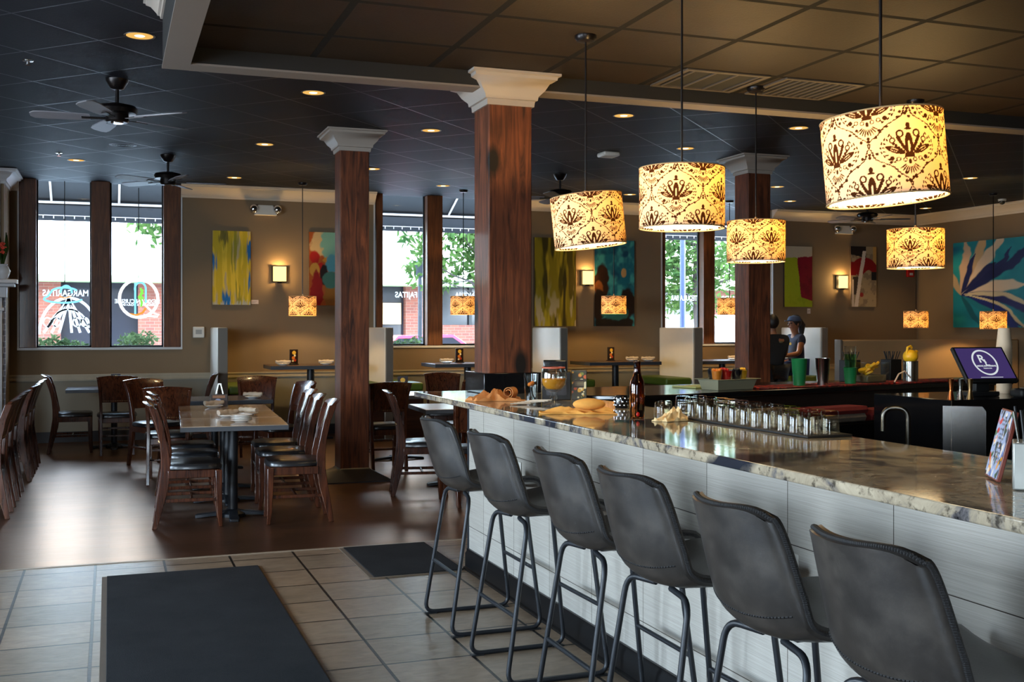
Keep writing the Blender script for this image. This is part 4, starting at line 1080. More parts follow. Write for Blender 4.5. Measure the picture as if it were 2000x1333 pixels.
for x, y, mm, nm in fr:
    wx, wy = 4.03 + x * ca - y * sa, 6.66 + x * sa + y * ca
    c = thing('fruit_cup', 'clear cup of %s in the steel fruit pan' % nm, 'cup', (wx, wy, Z + .0528), 0, 'fruit cups in the pan')
    obj('cup_wall', cupm, c)
    f = MB(); f.lathe([(0, .006), (.0265, .006), (.0375, .078), (0, .08)], 18)
    for i in range(9):
        aa = R.uniform(0, 6.3); r = R.uniform(0, .026); f.sphere((r * math.cos(aa), r * math.sin(aa), .084), R.uniform(.009, .014), 7, 5)
    f.build('fruit', mm, c)
cbd = MB().box(-.2, .2, -.11, .11, 0, .012).build('cutting_board', mat('yellow_board', rgb(206, 206, 130), .45, 0, .08, 6), None, .003, (4.02, 6.99, Z), (0, 0, A + .12)); tag(cbd, 'pale yellow cutting board sticking out behind the fruit tray', 'cutting board')
def cup_mesh(nm, r0, r1, h, m): return MB().lathe([(0, 0), (r0, 0), (r1, h - .004), (r1 + .003, h), (r1 - .001, h), (r0 - .002, .004), (0, .004)], 26).mesh(nm, m)
gc = cup_mesh('shaker_cup', .042, .057, .195, M['cup_green'])
solo('shaker_cup', gc, (4.70, 6.78, Z + .0085), 'tall green bar cup on the red runner', 'cup')
solo('shaker_tin', cup_mesh('shaker_tin', .040, .053, .195, M['steel']), (4.93, 6.82, Z + .0085), 'tall steel shaker tin right of the green cup', 'shaker')
solo('plastic_cup', cup_mesh('plastic_cup', .040, .05, .12, M['cup_green']), (5.235, 6.90, Z + .0085), 'green cup at the bottom of the nested cup stack', 'cup', 'nested plastic cups')
solo('plastic_cup', cup_mesh('plastic_cup', .036, .047, .12, M['clear_green']), (5.235, 6.90, Z + .0535 + .055), 'pale green tinted cup in the middle of the nested cup stack', 'cup', 'nested plastic cups')
solo('plastic_cup', cup_mesh('plastic_cup', .033, .044, .12, M['clear']), (5.235, 6.90, Z + .17), 'clear cup on top of the nested cup stack', 'cup', 'nested plastic cups')
bx = thing('lemon_box', 'clear plastic box of lemon wedges on the far counter', 'container', (5.46, 6.95, Z + .0085), A)
w = MB(); w.box(-.125, .125, -.075, -.072, 0, .155).box(-.125, .125, .072, .075, 0, .155).box(-.125, -.122, -.072, .072, 0, .155).box(.122, .125, -.072, .072, 0, .155).box(-.122, .122, -.072, .072, 0, .004)
w.build('box_wall', M['clear'], bx)
for i in range(10):
    q = MB(); q.lathe([(0, -.01), (.032, -.008), (.034, 0), (.032, .008), (0, .01)], 14)
    q.build('lemon_slice', M['yellow'], bx, 0, (R.uniform(-.08, .08), R.uniform(-.03, .03), .075 + .007 * i), (R.uniform(-.7, .7), R.uniform(-.6, .6), 0))
MB().box(-.11, .11, -.06, .06, .0045, .06).build('box_filling', mat('wrapped_limes', rgb(110, 96, 66), .4, 0, .3, 20), bx, .01)
tg = MB().tube([(0, 0, .0), (.05, 0, .06), (.12, 0, .08), (.19, 0, .03)], .006, 8).build('tongs', mat('pale_tongs', rgb(214, 190, 170), .4), None, 0, (5.62, 6.9, Z + .012), (0, 0, A)); tag(tg, 'pale curved tongs lying right of the lemon box', 'tongs')
tg.location = (5.60, 6.85, Z + .0145)
stn = thing('steel_tin', 'round steel tin with a yellow squeezer in it', 'tin', (5.90, 7.03, Z + .0085))
MB().lathe([(0, 0), (.058, 0), (.058, .155), (.061, .158), (.056, .158), (.056, .004), (0, .004)], 28).build('tin_body', M['steel'], stn)
sq = thing('citrus_squeezer', 'yellow hand citrus squeezer resting in the steel tin', 'squeezer', (5.90, 7.03, Z + .168), A)
MB().sphere((0, 0, .035), .06, 18, 10, None, (1, .95, .9)).build('squeezer_bowl', M['yellow'], sq)
MB().tube([(.05, 0, .05), (.07, 0, .075), (.08, 0, .07)], .012, 8).tube([(-.05, 0, .05), (-.035, 0, .105), (0, 0, .115), (.015, 0, .10)], .010, 8).build('squeezer_handle', M['yellow'], sq)
MB().cyl((0, 0, -.10), (0, 0, -.01), .03, .04, 14).build('squeezer_stem', M['yellow'], sq)
for i, (x, y, l) in enumerate(((5.55, 7.32, 'black straw caddy behind the clear lemon box'), (6.0, 7.38, 'black straw caddy behind the steel tin'))):
    s_ = thing('straw_caddy', l, 'straw holder', (x, y, Z), A, 'straw caddies on the far counter')
    MB().box(-.07, .07, -.05, .05, 0, .17).build('caddy_body', M['blackmatt'], s_, .004)
    for k in range(12): MB().cyl((-.05 + .009 * k, .02 * math.sin(k), .171), (-.06 + .011 * k, .04 * math.sin(k), .235), .004, None, 6).build('straw', M['blackmatt'], s_)
# lower shelf of folded towels along the far counter
sh = MB().box(-1.25, 1.0, -.11, .11, 0, .02).build('towel_shelf', M['black'], None, .004, (4.85, 6.53, .82), (0, 0, A)); tag(sh, 'black ledge with folded bar towels below the far counter', 'shelf')
br = MB().box(-1.1, .95, -.1, .1, 0, .82).build('ice_bin_base', M['black'], None, .004, (4.85, 6.53, 0), (0, 0, A)); tag(br, 'black under-counter unit below the towel ledge', 'cabinet')
def fold(x, L, h, mm, z, label):
    rings = []
    for i in range(13):
        t = (i / 12 - .5) * L; k = 1 + .06 * math.sin(i * 2.1)
        rings.append([(t, -.085 * k, z), (t, -.095 * k, z + h * .5), (t, -.08, z + h), (t, .08, z + h), (t, .09, z + h * .5), (t, .085, z)])
    o = MB().loft(rings, True, True).build('bar_towel', mm, None, 0, (4.85 + x * ca, 6.53 + x * sa, .8405), (0, 0, A)); tag(o, label, 'towel', 'folded bar towels'); return o
fold(-.75, .5, .11, M['towel'], 0, 'folded grey-brown towel below the fruit tray')
fold(-.12, .62, .05, M['towel'], 0, 'pale folded towel under the red one'); fold(-.12, .66, .05, M['towel_red'], .0505, 'dark red folded towel below the nested cups')
fold(.56, .6, .07, M['towel_red'], 0, 'dark red folded towel below the steel tin')
# till station
pc = MB().box(-.85, .85, -.36, .36, 0, 1.06).build('till_cabinet', M['black'], None, .005, (5.62, 5.68, 0), (0, 0, 0)); tag(pc, 'black cabinet under the till screen at the right edge', 'cabinet')
ZP = 1.0605
ps = thing('till_screen', 'tilted till screen showing a white ring logo on purple', 'screen', (5.24, 5.55, ZP), -.12)
MB().box(-.11, .11, .0, .14, 0, .03).build('screen_stand', M['blackmatt'], ps, .006)
MB().box(-.05, .05, .02, .06, .03, .16).build('screen_neck', M['blackmatt'], ps, .006)
hd = MB().box(-.185, .185, -.014, .014, -.012, .262).build('screen_housing', M['blackmatt'], ps, .006, (0, -.07, .10), (-math.radians(38), 0, 0))
MB().box(-.17, .17, -.0155, -.0142, .012, .248).build('display', M['screen'], hd)
lg = MB(); T0 = Matrix.Translation((0.0, -.0165, .135)) @ Matrix.Rotation(PI / 2, 4, 'X')
lg.tube([(.082 * math.cos(2 * PI * k / 40), .094 * math.sin(2 * PI * k / 40), 0) for k in range(40)], .006, 6, False, T0 @ Matrix.Diagonal((1, 1, .2, 1)), True)
add_mesh(lg, text_mesh('R', .085, .0005), T0 @ Matrix.Translation((-.014, .026, 0)))
add_mesh(lg, text_mesh('L', .07, .0005), T0 @ Matrix.Translation((.012, -.004, 0)))
add_mesh(lg, text_mesh('MEXICAN CUISINE', .0165, .0005), T0 @ Matrix.Translation((0, -.028, 0)))
add_mesh(lg, text_mesh('TEQUILA BAR', .010, .0005), T0 @ Matrix.Translation((0, -.046, 0)))
lg.box(-.08, .08, -.017, -.0158, .018, .021)
lg.build('screen_logo', M['screen_white'], hd)
prn = thing('receipt_printer', 'dark rounded printer in front of the till screen', 'printer', (5.46, 5.40, ZP), -.1)
MB().box(-.11, .11, -.06, .06, 0, .055).build('printer_body', M['blackmatt'], prn, .018, None, None, 3); MB().box(-.08, .08, -.04, .0, .0555, .062).build('printer_cover', mat('printer_grey', rgb(110, 98, 84), .5), prn, .003)
jm = [(0, 0), (.021, 0), (.011, .05), (.010, .058), (.019, .125), (.0175, .125), (.008, .06), (0, .056)]
for i, (x, y, mm, l) in enumerate(((4.835, 5.40, M['copper'], 'copper jigger, left of the three by the till'), (4.895, 5.385, M['steel'], 'steel jigger in the middle of the three by the till'), (4.95, 5.365, M['brass'], 'brassy jigger next to the till screen'))):
    solo('jigger', MB().lathe(jm, 20).mesh('jigger', mm), (x, y, ZP), l, 'jigger', 'jiggers by the till')
pcup = cup_mesh('paper_cup', .038, .047, .13, M['cup_paper']); gcup = cup_mesh('paper_cup', .038, .047, .13, M['cup_grey'])
def stack(x, y, n, me, label):
    for i in range(n): solo('paper_cup', me, (x, y, ZP + .025 * i), label, 'cup', label)
# upturned stacks stand on their rims
inv = MB().lathe([(.050, 0), (.050, .005), (.038, .13), (0, .13), (0, .1265), (.0368, .1265), (.0488, 0), (.050, 0)], 26, (0, 0, 0), False).mesh('paper_cup', M['cup_paper'])
invg = MB().lathe([(.050, 0), (.050, .005), (.038, .13), (0, .13), (0, .1265), (.0368, .1265), (.0488, 0), (.050, 0)], 26, (0, 0, 0), False).mesh('paper_cup', M['cup_grey'])
for i in range(14): solo('paper_cup', inv, (5.62, 5.78, ZP + .0235 * i), 'white paper cup in the tall upturned stack behind the till screen', 'cup', 'tall white cup stack')
for i in range(9): solo('paper_cup', invg, (5.80, 5.72, ZP + .0235 * i), 'grey cup in the short upturned stack right of the white one', 'cup', 'grey cup stack')
for i in range(9): solo('paper_cup', inv, (5.93, 5.66, ZP + .0235 * i), 'cream cup in the stack at the right picture edge', 'cup', 'cream cup stack')

# ================================================================== HANGING LAMPS
def damask(W=1272, H=285):
    py = .27; px = 1.272 / 5; K = .96
    X, Y = np.meshgrid((np.arange(W) + .5) / W * 1.272, (np.arange(H) + .5) / H * .285)
    ink = np.zeros_like(X, bool)
    def ell(x, y, cx, cy, a, b, rot=0):
        c, s = math.cos(rot), math.sin(rot); dx, dy = x - cx, y - cy
        return ((dx * c + dy * s) / a) ** 2 + ((-dx * s + dy * c) / b) ** 2
    def motif(x, y):
        x = x / K; y = y / K
        k = np.zeros_like(x, bool)
        k |= (ell(x, y, 0, 0, .0145, .042) < 1) & ~(ell(x, y, 0, -.006, .004, .020) < 1)
        k |= (ell(x, y, 0, .066, .0075, .010) < 1) | (ell(x, y, 0, .054, .013, .0045) < 1)
        for s in (-1, 1):
            e = ell(x, y, s * .029, .038, .0135, .0135); k |= (e < 1) & (e > .33)
            for q in range(7):
                t = q / 6; k |= ell(x, y, s * (.036 - .026 * t), .026 - .058 * t + .012 * t * t, .0058 - .001 * t, .008, 0) < 1
            e = ell(x, y, s * .055, .017, .0105, .0105); k |= (e < 1) & (e > .33)
            for q in range(6):
                t = q / 5; k |= ell(x, y, s * (.052 - .040 * t), .006 - .040 * t, .0052, .006, 0) < 1
            e = ell(x, y, s * .049, -.016, .033, .0105, s * .42); k |= (e < 1) & (e > .25)
            k |= ell(x, y, s * .047, -.017, .020, .0032, s * .42) < 1
            for i in range(8):
                a = -1.0 + i * .26; r = .090
                for o in (-1, 1): k |= ell(x, y, s * (r + o * .0048) * math.cos(a), -.008 + (r + o * .0048) * .62 * math.sin(a), .0056, .0026, s * (a + .9 + o * .5)) < 1
            for i in range(3):
                e = ell(x, y, s * (.017 + .021 * i), -.052 + .004 * i, .0078, .0078); k |= (e < 1) & ((e > .36) if i < 2 else True)
        k |= (abs(x) < .018) & (abs(y + .040) < .0028)
        for i in range(9):
            a = -PI / 2 + (i - 4) * .25; c, s = math.cos(a), math.sin(a)
            k |= ell(x, y, .030 * c, -.058 + .030 * s, .0125, .0024, a) < 1
        k |= ell(x, y, 0, -.058, .0055, .009) < 1
        return k
    half = px / 2; v0 = .155
    for i in range(-1, 6):
        for j in (-1, 0, 1):
            ink |= motif(X - i * px - half * .5, Y - v0 - j * py)
            ink |= motif(X - i * px - half * 1.5, Y - v0 + py * .5 - j * py)
    q = ((Y - v0) / py) % 1.0
    for i in range(-1, 6):
        for s in (-1, 1):
            f = .5 + .5 * np.cos(2 * PI * q) + .04 * np.sin(10 * PI * q)
            cx = i * px + half * 1.5 + s * half * (1 - f)
            cx = i * px + half * .5 + s * half * f * 1.0
            t = np.abs(X - cx); wob = .0021 + .001 * np.sin(60 * q * PI)
            ink |= t < wob * (1 + .7 * np.abs(np.sin(2 * PI * q)))
            for qq in (.1, .22, .36, .42, .58, .64, .78, .9):
                ff = .5 + .5 * math.cos(2 * PI * qq) + .04 * math.sin(10 * PI * qq)
                for o in (-1, 1):
                    for j in (-1, 0, 1): ink |= ell(X, Y, i * px + half * .5 + s * half * ff + o * .012, v0 + (qq + j) * py + o * .005, .0055, .005) < 1
    base = np.array(rgb(236, 204, 172)); dark = np.array(rgb(52, 32, 18))
    return np.where(ink[..., None], dark, base)
DAM = damask()
RS, HS = .2025, .285
def drum(u, v):
    a = u * 2 * PI
    return np.stack([RS * np.cos(a), RS * np.sin(a), (v - .5) * HS], -1)
def dampaint(u, v):
    W, H = DAM.shape[1], DAM.shape[0]
    return DAM[np.clip((v * H).astype(int), 0, H - 1), (u * W).astype(int) % W]
shade_me = color_grid('lamp_shade', 1, 1, 640, 130, dampaint, M['shade'], None, drum)
def ring_me(r, t, nm, m):
    mb = MB(); mb.tube([(r * math.cos(2 * PI * k / 48), r * math.sin(2 * PI * k / 48), 0) for k in range(48)], t, 6, False, None, True); return mb.mesh(nm, m)
band = mat('shade_band', rgb(196, 160, 110), .7)
def pendant(x, y, zc, ztop, label, rot=0, k=1.0, power=20, group='patterned drum pendants', tiltx=0, small=False):
    t = thing('pendant_lamp', label, 'lamp', (x, y, ztop), 0, group)
    dz = zc - ztop
    pv = Matrix.Translation((0, 0, dz + HS / 2 * k)); az = math.atan2(x, y)
    TM = pv @ Matrix.Rotation(-tiltx, 4, Vector((math.sin(az), math.cos(az), 0))) @ pv.inverted()
    def tl(o): o.matrix_basis = TM @ o.matrix_basis; return o
    MB().lathe([(0, 0), (.062, 0), (.062, -.016), (.05, -.032), (.012, -.036), (0, -.036)], 24).build('ceiling_canopy', M['fan'], t)
    MB().cyl((0, 0, -.03), (0, 0, dz + HS / 2 * k - .02), .0055 if k > .95 else .006, None, 8).build('stem', M['fan'], t)
    MB().cyl((0, 0, dz + HS / 2 * k - .005), (0, 0, dz + HS / 2 * k + .03), .011, None, 10).build('stem_collar', M['brass'], t)
    s_ = obj('lamp_shade', shade_me, t, 0, (0, 0, dz), (0, 0, rot)); s_.scale = (k, k, k); tl(s_)
    for e in (-1, 1):
        r_ = obj('shade_rim', ring_me(RS * k, .003, 'shade_rim', band), t, 0, (0, 0, dz + e * HS / 2 * k)); tl(r_)
    sp = MB()
    for i in range(3): sp.cyl((0, 0, dz + HS / 2 * k - .012), (RS * k * .99 * math.cos(2.1 * i), RS * k * .99 * math.sin(2.1 * i), dz + HS / 2 * k - .012), .003, None, 6)
    tl(sp.build('spider', M['fan'], t))
    if not small: tl(MB().lathe([(0, 0), (RS * k * .97, 0), (RS * k * .97, .004), (0, .004)], 36, (0, 0, dz - HS / 2 * k + .012)).build('diffuser', M['diffuser'], t))
    MB().sphere((0, 0, dz - .0 if not small else dz + .02), .03, 12, 8).build('bulb', M['can_lamp'], t)
    L = bpy.data.lights.new('pendant_light', 'POINT'); L.energy = power; L.color = (1, .66, .26); L.shadow_soft_size = .035
    lo = bpy.data.objects.new('pendant_light', L); COL.objects.link(lo); lo.parent = t; lo.location = (.0, 0, dz + (-.045 if small else .075))
    if small: L.shadow_soft_size = .02
    return t
PW = 22
pendant(2.50, 3.13, 2.08, ZT, 'largest patterned drum lamp, nearest the camera over the bar', .35, 1, PW, tiltx=.08)
pendant(2.57, 4.66, 2.117, ZT, 'bright yellow patterned drum lamp, second from the camera over the bar', 1.25, 1, PW)
pendant(2.53, 5.70, 2.10, ZT, 'pinkish patterned drum lamp right of the bar column', 2.2, 1, PW * .7, tiltx=.10)
pendant(4.17, 6.52, 2.09, ZT, 'patterned drum lamp hanging in front of the rear right column', .6, .97, PW)
pendant(5.50, 6.50, 2.072, ZT, 'patterned drum lamp over the steel tin and squeezer', 1.0, .98, PW)
g = 'small drum pendants over the booths'
for x, y, zt, zb, r, l in ((2.424, 14.75, 1.91, 1.664, .3, 'small drum pendant beside the yellow striped painting'), (4.672, 14.75, 1.924, 1.694, .9, 'small drum pendant in front of the second window'),
                        (6.93, 14.6, 1.949, 1.71, 1.6, 'small drum pendant in front of the teal painting'), (8.872, 14.6, 1.952, 1.687, .2, 'small drum pendant half hidden by the rear right column'),
                        (11.685, 13.8, 1.745, 1.5, 2.0, 'small drum pendant low in the far right corner under the red alarm'), (11.954, 12.5, 1.728, 1.478, 2.6, 'small drum pendant in front of the large floral painting')):
    pendant(x, y, (zt + zb) / 2, ZO, l, r, .90, 13, g, small=True)

# ------------------------------------------------------------------ recessed lights, fans and ceiling gear
def can_proto():
    t = thing('recessed_light', 'x', 'ceiling light')
    MB().lathe([(.085, .0), (.098, -.004), (.1, 0), (.098, .004), (.085, .002)], 28, (0, 0, 0), False).build('trim_ring', mat('can_trim', rgb(70, 60, 50), .4), t)
    MB().lathe([(.0, -.0012), (.086, -.0012), (.086, -.0008), (0, -.0008)], 28).build('reflector', M['can_glow'], t)
    MB().lathe([(0, -.003), (.03, -.003), (.034, -.001)], 18).build('lamp', M['can_lamp'], t)
    return t
CAN = Kind(can_proto())
cans = [(.19, 7.68, 'orange recessed light at the upper left, nearest the camera'), (1.575, 9.05, 'recessed light left of the bar column, just under the soffit'), (1.54, 11.78, 'recessed light left of the middle column capital'),
        (-.355, 13.64, 'recessed light above the left window'), (1.515, 14.53, 'recessed light in front of the wall over the yellow painting'), (2.96, 10.39, 'recessed light between the middle column and the bar column'),
        (4.40, 9.06, 'recessed light right of the bar column, under the soffit'), (5.83, 10.49, 'recessed light behind the second bar lamp rod'), (6.26, 9.04, 'recessed light above and left of the nearest bar lamp'),
        (8.60, 12.92, 'recessed light right of the rear right column'), (4.27, 14.39, 'recessed light above the second window'), (7.09, 14.4, 'recessed light above the teal painting'),
        (9.76, 14.32, 'recessed light over the two seated people'), (10.44, 11.31, 'recessed light near the right picture edge'), (3.01, 13.15, 'recessed light just right of the middle column capital'), (12.4, 14.42, 'recessed light by the far right corner')]
for x, y, l in cans:
    CAN.put((x, y, ZO - .001), 0, l, 'recessed ceiling lights')
    L = bpy.data.lights.new('downlight', 'SPOT'); L.energy = 20; L.color = (1, .66, .30); L.spot_size = math.radians(95); L.spot_blend = .6; L.shadow_soft_size = .05
    lo = bpy.data.objects.new('downlight', L); COL.objects.link(lo); lo.location = (x, y, ZO - .02)
for x, y in ((11.5, 13.0), (12.75, 14.45)):
    pass
def fan_proto():
    t = thing('ceiling_fan', 'x', 'ceiling fan')
    MB().lathe([(0, 0), (.085, 0), (.08, -.02), (.05, -.07), (.03, -.08), (0, -.08)], 24).build('canopy', M['fan'], t)
    MB().cyl((0, 0, -.07), (0, 0, -.2), .014).build('downrod', M['fan'], t)
    MB().lathe([(0, -.19), (.06, -.19), (.14, -.21), (.155, -.235), (.14, -.265), (.07, -.275), (0, -.275)], 28).build('motor_housing', M['fan'], t)
    MB().lathe([(0, -.272), (.085, -.272), (.085, -.325), (.075, -.335), (0, -.335)], 24).build('switch_housing', M['fan'], t)
    MB().lathe([(0, -.334), (.05, -.334), (.045, -.342), (0, -.343)], 20).build('bottom_cap', M['chrome'], t)
    for k in range(5):
        T = Matrix.Rotation(2 * PI * k / 5, 4, 'Z') @ Matrix.Translation((0, 0, -.30)) @ Matrix.Rotation(.2, 4, 'X')
        b = MB()
        pts = [(.20, -.05), (.30, -.062), (.52, -.07), (.60, -.062), (.63, -.03), (.63, .03), (.60, .062), (.52, .07), (.30, .062), (.20, .05)]
        b.prism(pts, -.004, .004, 'z', T); bl = b.build('blade', M['blade'], t)
        c = MB().box(.08, .26, -.018, .018, -.010, -.0045, T); c.build('blade_arm', M['fan'], t)
    return t
FN = Kind(fan_proto())
for x, y, rz, l in ((.06, 9.1, .55, 'ceiling fan at the upper left, nearest the camera'), (.62, 12.9, 1.15, 'ceiling fan in front of the left window'), (5.33, 12.8, .3, 'ceiling fan partly hidden behind the bar column and pinkish lamp'),
                 (10.74, 13.75, .8, 'ceiling fan low behind the nearest bar lamp, by the far corner')):
    FN.put((x, y, ZO), rz, l, 'ceiling fans')
o = thing('ceiling_speaker', 'round pale speaker grille in the ceiling between the two left fans', 'speaker', (.14, 12.33 - .9, ZO)); o.location = (.137, 12.327, ZO)
MB().lathe([(0, -.006), (.13, -.006), (.14, -.003), (.14, 0), (0, 0)], 30).build('grille', mat('grille_grey', rgb(96, 98, 108), .5), o)
gr = MB()
for r_ in (.03, .055, .08, .105): gr.tube([(r_ * math.cos(2 * PI * k / 30), r_ * math.sin(2 * PI * k / 30), -.006) for k in range(30)], .0025, 4, False, None, True)
gr.build('grille_ring', M['blackmatt'], o)
for x, y, l in ((-.55, 8.67, 'small chrome sprinkler head left of the nearest fan'), (-.52, 13.15, 'small chrome sprinkler head above the left window'), (8.1, 12.4, 'small chrome sprinkler head right of the rear right column')):
    o = thing('sprinkler_head', l, 'sprinkler', (x, y, ZO), 0, 'sprinkler heads')
    MB().lathe([(0, 0), (.04, 0), (.036, -.006), (.012, -.01), (.010, -.03), (0, -.03)], 16).build('sprinkler_body', M['chrome'], o); MB().lathe([(0, -.034), (.022, -.034), (.022, -.03), (0, -.03)], 12).build('deflector', M['chrome'], o)
o = MB().box(-.1, .1, -.1, .1, -.05, 0).build('wifi_box', M['plastic_white'], None, .02, (5.17, 11.03, ZO)); tag(o, 'white rounded box on the ceiling left of the second bar lamp rod', 'access point')
o = thing('dome_camera', 'small dome camera on the ceiling at the far right', 'camera', (12.6, 13.0, ZO))
MB().lathe([(0, 0), (.06, 0), (.058, -.03), (0, -.03)], 18).build('mount', M['plastic_white'], o); MB().sphere((0, 0, -.04), .045, 14, 8).build('dome', M['steel_dark'], o)
for i, (x, l) in enumerate(((3.76, 'open-louvred air vent in the tray ceiling, left of the pair'), (4.50, 'fine-louvred air vent in the tray ceiling, right of the pair'))):
    v = thing('ceiling_vent', l, 'vent', (x, 6.5 - .01, ZT), 0, 'tray ceiling vents')
    f = MB(); f.box(-.31, .31, -.26, -.225, -.012, 0).box(-.31, .31, .225, .26, -.012, 0).box(-.31, -.275, -.225, .225, -.012, 0).box(.275, .31, -.225, .225, -.012, 0)
    f.build('vent_frame', mat('vent_paint', rgb(74, 66, 58), .5), v, .003); MB().box(-.275, .275, -.225, .225, -.002, 0).build('backing', M['soffit_dark'], v)
    n_ = 4 if i == 0 else 9
    for k in range(n_): xx = -.24 + .48 * k / (n_ - 1); MB().box(xx - .006, xx + .006, -.225, .225, -.012, -.003).build('louvre', mat('vent_paint', rgb(74, 66, 58)), v)
    v.location.y = 6.44
# ================================================================== WALL THINGS
def vn(u, v, nu, nv, seed):
    r = np.random.RandomState(seed); g = r.rand(nv + 2, nu + 2); x = u * nu; y = v * nv
    i = np.clip(x.astype(int), 0, nu); j = np.clip(y.astype(int), 0, nv); f = x - i; h = y - j
    f = f * f * (3 - 2 * f); h = h * h * (3 - 2 * h)
    return (g[j, i] * (1 - f) + g[j, i + 1] * f) * (1 - h) + (g[j + 1, i] * (1 - f) + g[j + 1, i + 1] * f) * h
def fb(u, v, nu, nv, s): return .55 * vn(u, v, nu, nv, s) + .3 * vn(u, v, nu * 2, nv * 2, s + 1) + .15 * vn(u, v, nu * 4, nv * 4, s + 2)
def lay(c, mask, col):
    m = np.clip(mask, 0, 1)[..., None]; return c * (1 - m) + np.array(rgb(*col)) * m
def sstep(a, b, x): t = np.clip((x - a) / (b - a), 0, 1); return t * t * (3 - 2 * t)
def full(u, col): return np.zeros(u.shape + (3,)) + np.array(rgb(*col))
def p_yellow(u, v):
    c = full(u, (200, 170, 30)); st = fb(u, v, 14, 3, 1)
    c = lay(c, sstep(.45, .6, st), (224, 190, 52)); c = lay(c, sstep(.58, .7, fb(u, v, 9, 3, 5)), (188, 168, 120)); c = lay(c, sstep(.62, .72, fb(u, v, 12, 2, 11)), (150, 140, 34))
    w = fb(u, v, 9, 5, 9); u0 = u; u = u + (fb(u, v, 26, 2, 13) - .5) * .12; v = v + (fb(u0, v * 0, 30, 1, 17) - .5) * .22
    for a, b, ww, hh in ((.02, .52, .07, .18), (.96, .72, .08, .13), (.94, .32, .06, .14), (.36, .08, .1, .13)):
        c = lay(c, sstep(1.3, .3, ((u - a) / ww) ** 2 + ((v - b) / hh) ** 2 + (w - .5) * 2.4), (28, 104, 164))
    c = lay(c, sstep(1.1, .4, ((u - .3) / .16) ** 2 + ((v - .93) / .12) ** 2 + (w - .5)) * .8, (88, 80, 36))
    return lay(c, sstep(.03, .0, v) * .8, (180, 178, 170))
def p_red(u, v):
    w = fb(u, v, 6, 9, 21) - .5; c = full(u, (176, 86, 30))
    def bl(c, a, b, ww, hh, col): return lay(c, sstep(1.15, .8, ((u - a) / ww) ** 2 + ((v - b) / hh) ** 2 + w * 1.4), col)
    c = bl(c, .3, .85, .28, .2, (214, 176, 120)); c = bl(c, .5, .82, .26, .24, (120, 168, 150)); c = bl(c, .14, .66, .13, .09, (176, 30, 22)); c = bl(c, .5, .62, .2, .05, (206, 140, 40))
    c = bl(c, .28, .5, .09, .1, (190, 28, 20)); c = bl(c, .6, .55, .25, .15, (86, 150, 160)); c = bl(c, .14, .48, .12, .1, (206, 150, 60)); c = bl(c, .35, .42, .11, .16, (30, 22, 22))
    c = bl(c, .18, .2, .16, .26, (150, 24, 20)); c = bl(c, .6, .2, .24, .3, (150, 96, 30)); c = bl(c, .5, .36, .2, .12, (70, 116, 100)); c = bl(c, .85, .6, .2, .3, (60, 110, 120)); return c
def p_olive(u, v):
    c = full(u, (150, 130, 28)); c = lay(c, sstep(.45, .62, fb(u, v, 10, 3, 31)), (196, 168, 40)); c = lay(c, sstep(.5, .66, fb(u, v, 8, 2, 35)), (92, 80, 20))
    c = lay(c, sstep(.6, .7, fb(u, v, 9, 4, 39)) * sstep(.6, .1, v), (200, 176, 130)); return lay(c, sstep(.6, .75, fb(u, v, 7, 2, 43)), (70, 60, 22))
def p_teal(u, v):
    w = fb(u, v, 5, 8, 51) - .5; c = lay(full(u, (26, 104, 116)), sstep(.4, .7, fb(u, v, 6, 9, 55)), (72, 160, 152)); c = lay(c, sstep(.5, .7, fb(u, v, 4, 7, 58)), (20, 70, 92))
    def bl(c, a, b, ww, hh, col, k=1): return lay(c, k * sstep(1.2, .75, ((u - a) / ww) ** 2 + ((v - b) / hh) ** 2 + w * 1.6), col)
    c = bl(c, .16, .5, .2, .2, (50, 28, 16)); c = bl(c, .1, .42, .12, .1, (150, 86, 34)); c = bl(c, .1, .25, .2, .2, (40, 26, 18)); c = bl(c, .85, .3, .2, .2, (36, 26, 20)); c = bl(c, .74, .62, .07, .06, (196, 150, 90))
    c = bl(c, .5, .02, .6, .09, (30, 24, 18)); return bl(c, .5, .16, .34, .09, (46, 110, 100), .8)
def p_lime(u, v):
    w = .06 * (fb(u, v, 4, 6, 61) - .5); c = full(u, (196, 178, 150)); e = .44 + .22 * (1 - v) ** 1.5 + w
    body = v + w < .82; c = np.where(body[..., None], lay(full(u, (164, 176, 34)), sstep(.4, .7, fb(u, v, 5, 8, 64)) * .4, (130, 146, 24)), c)
    m = (u > e) & (v + w * .6 < .83) & (v > .10 + .15 * (1 - u)); return np.where(m[..., None], lay(full(u, (134, 16, 40)), sstep(.4, .7, fb(u, v, 6, 9, 67)) * .5, (100, 10, 30)), c)
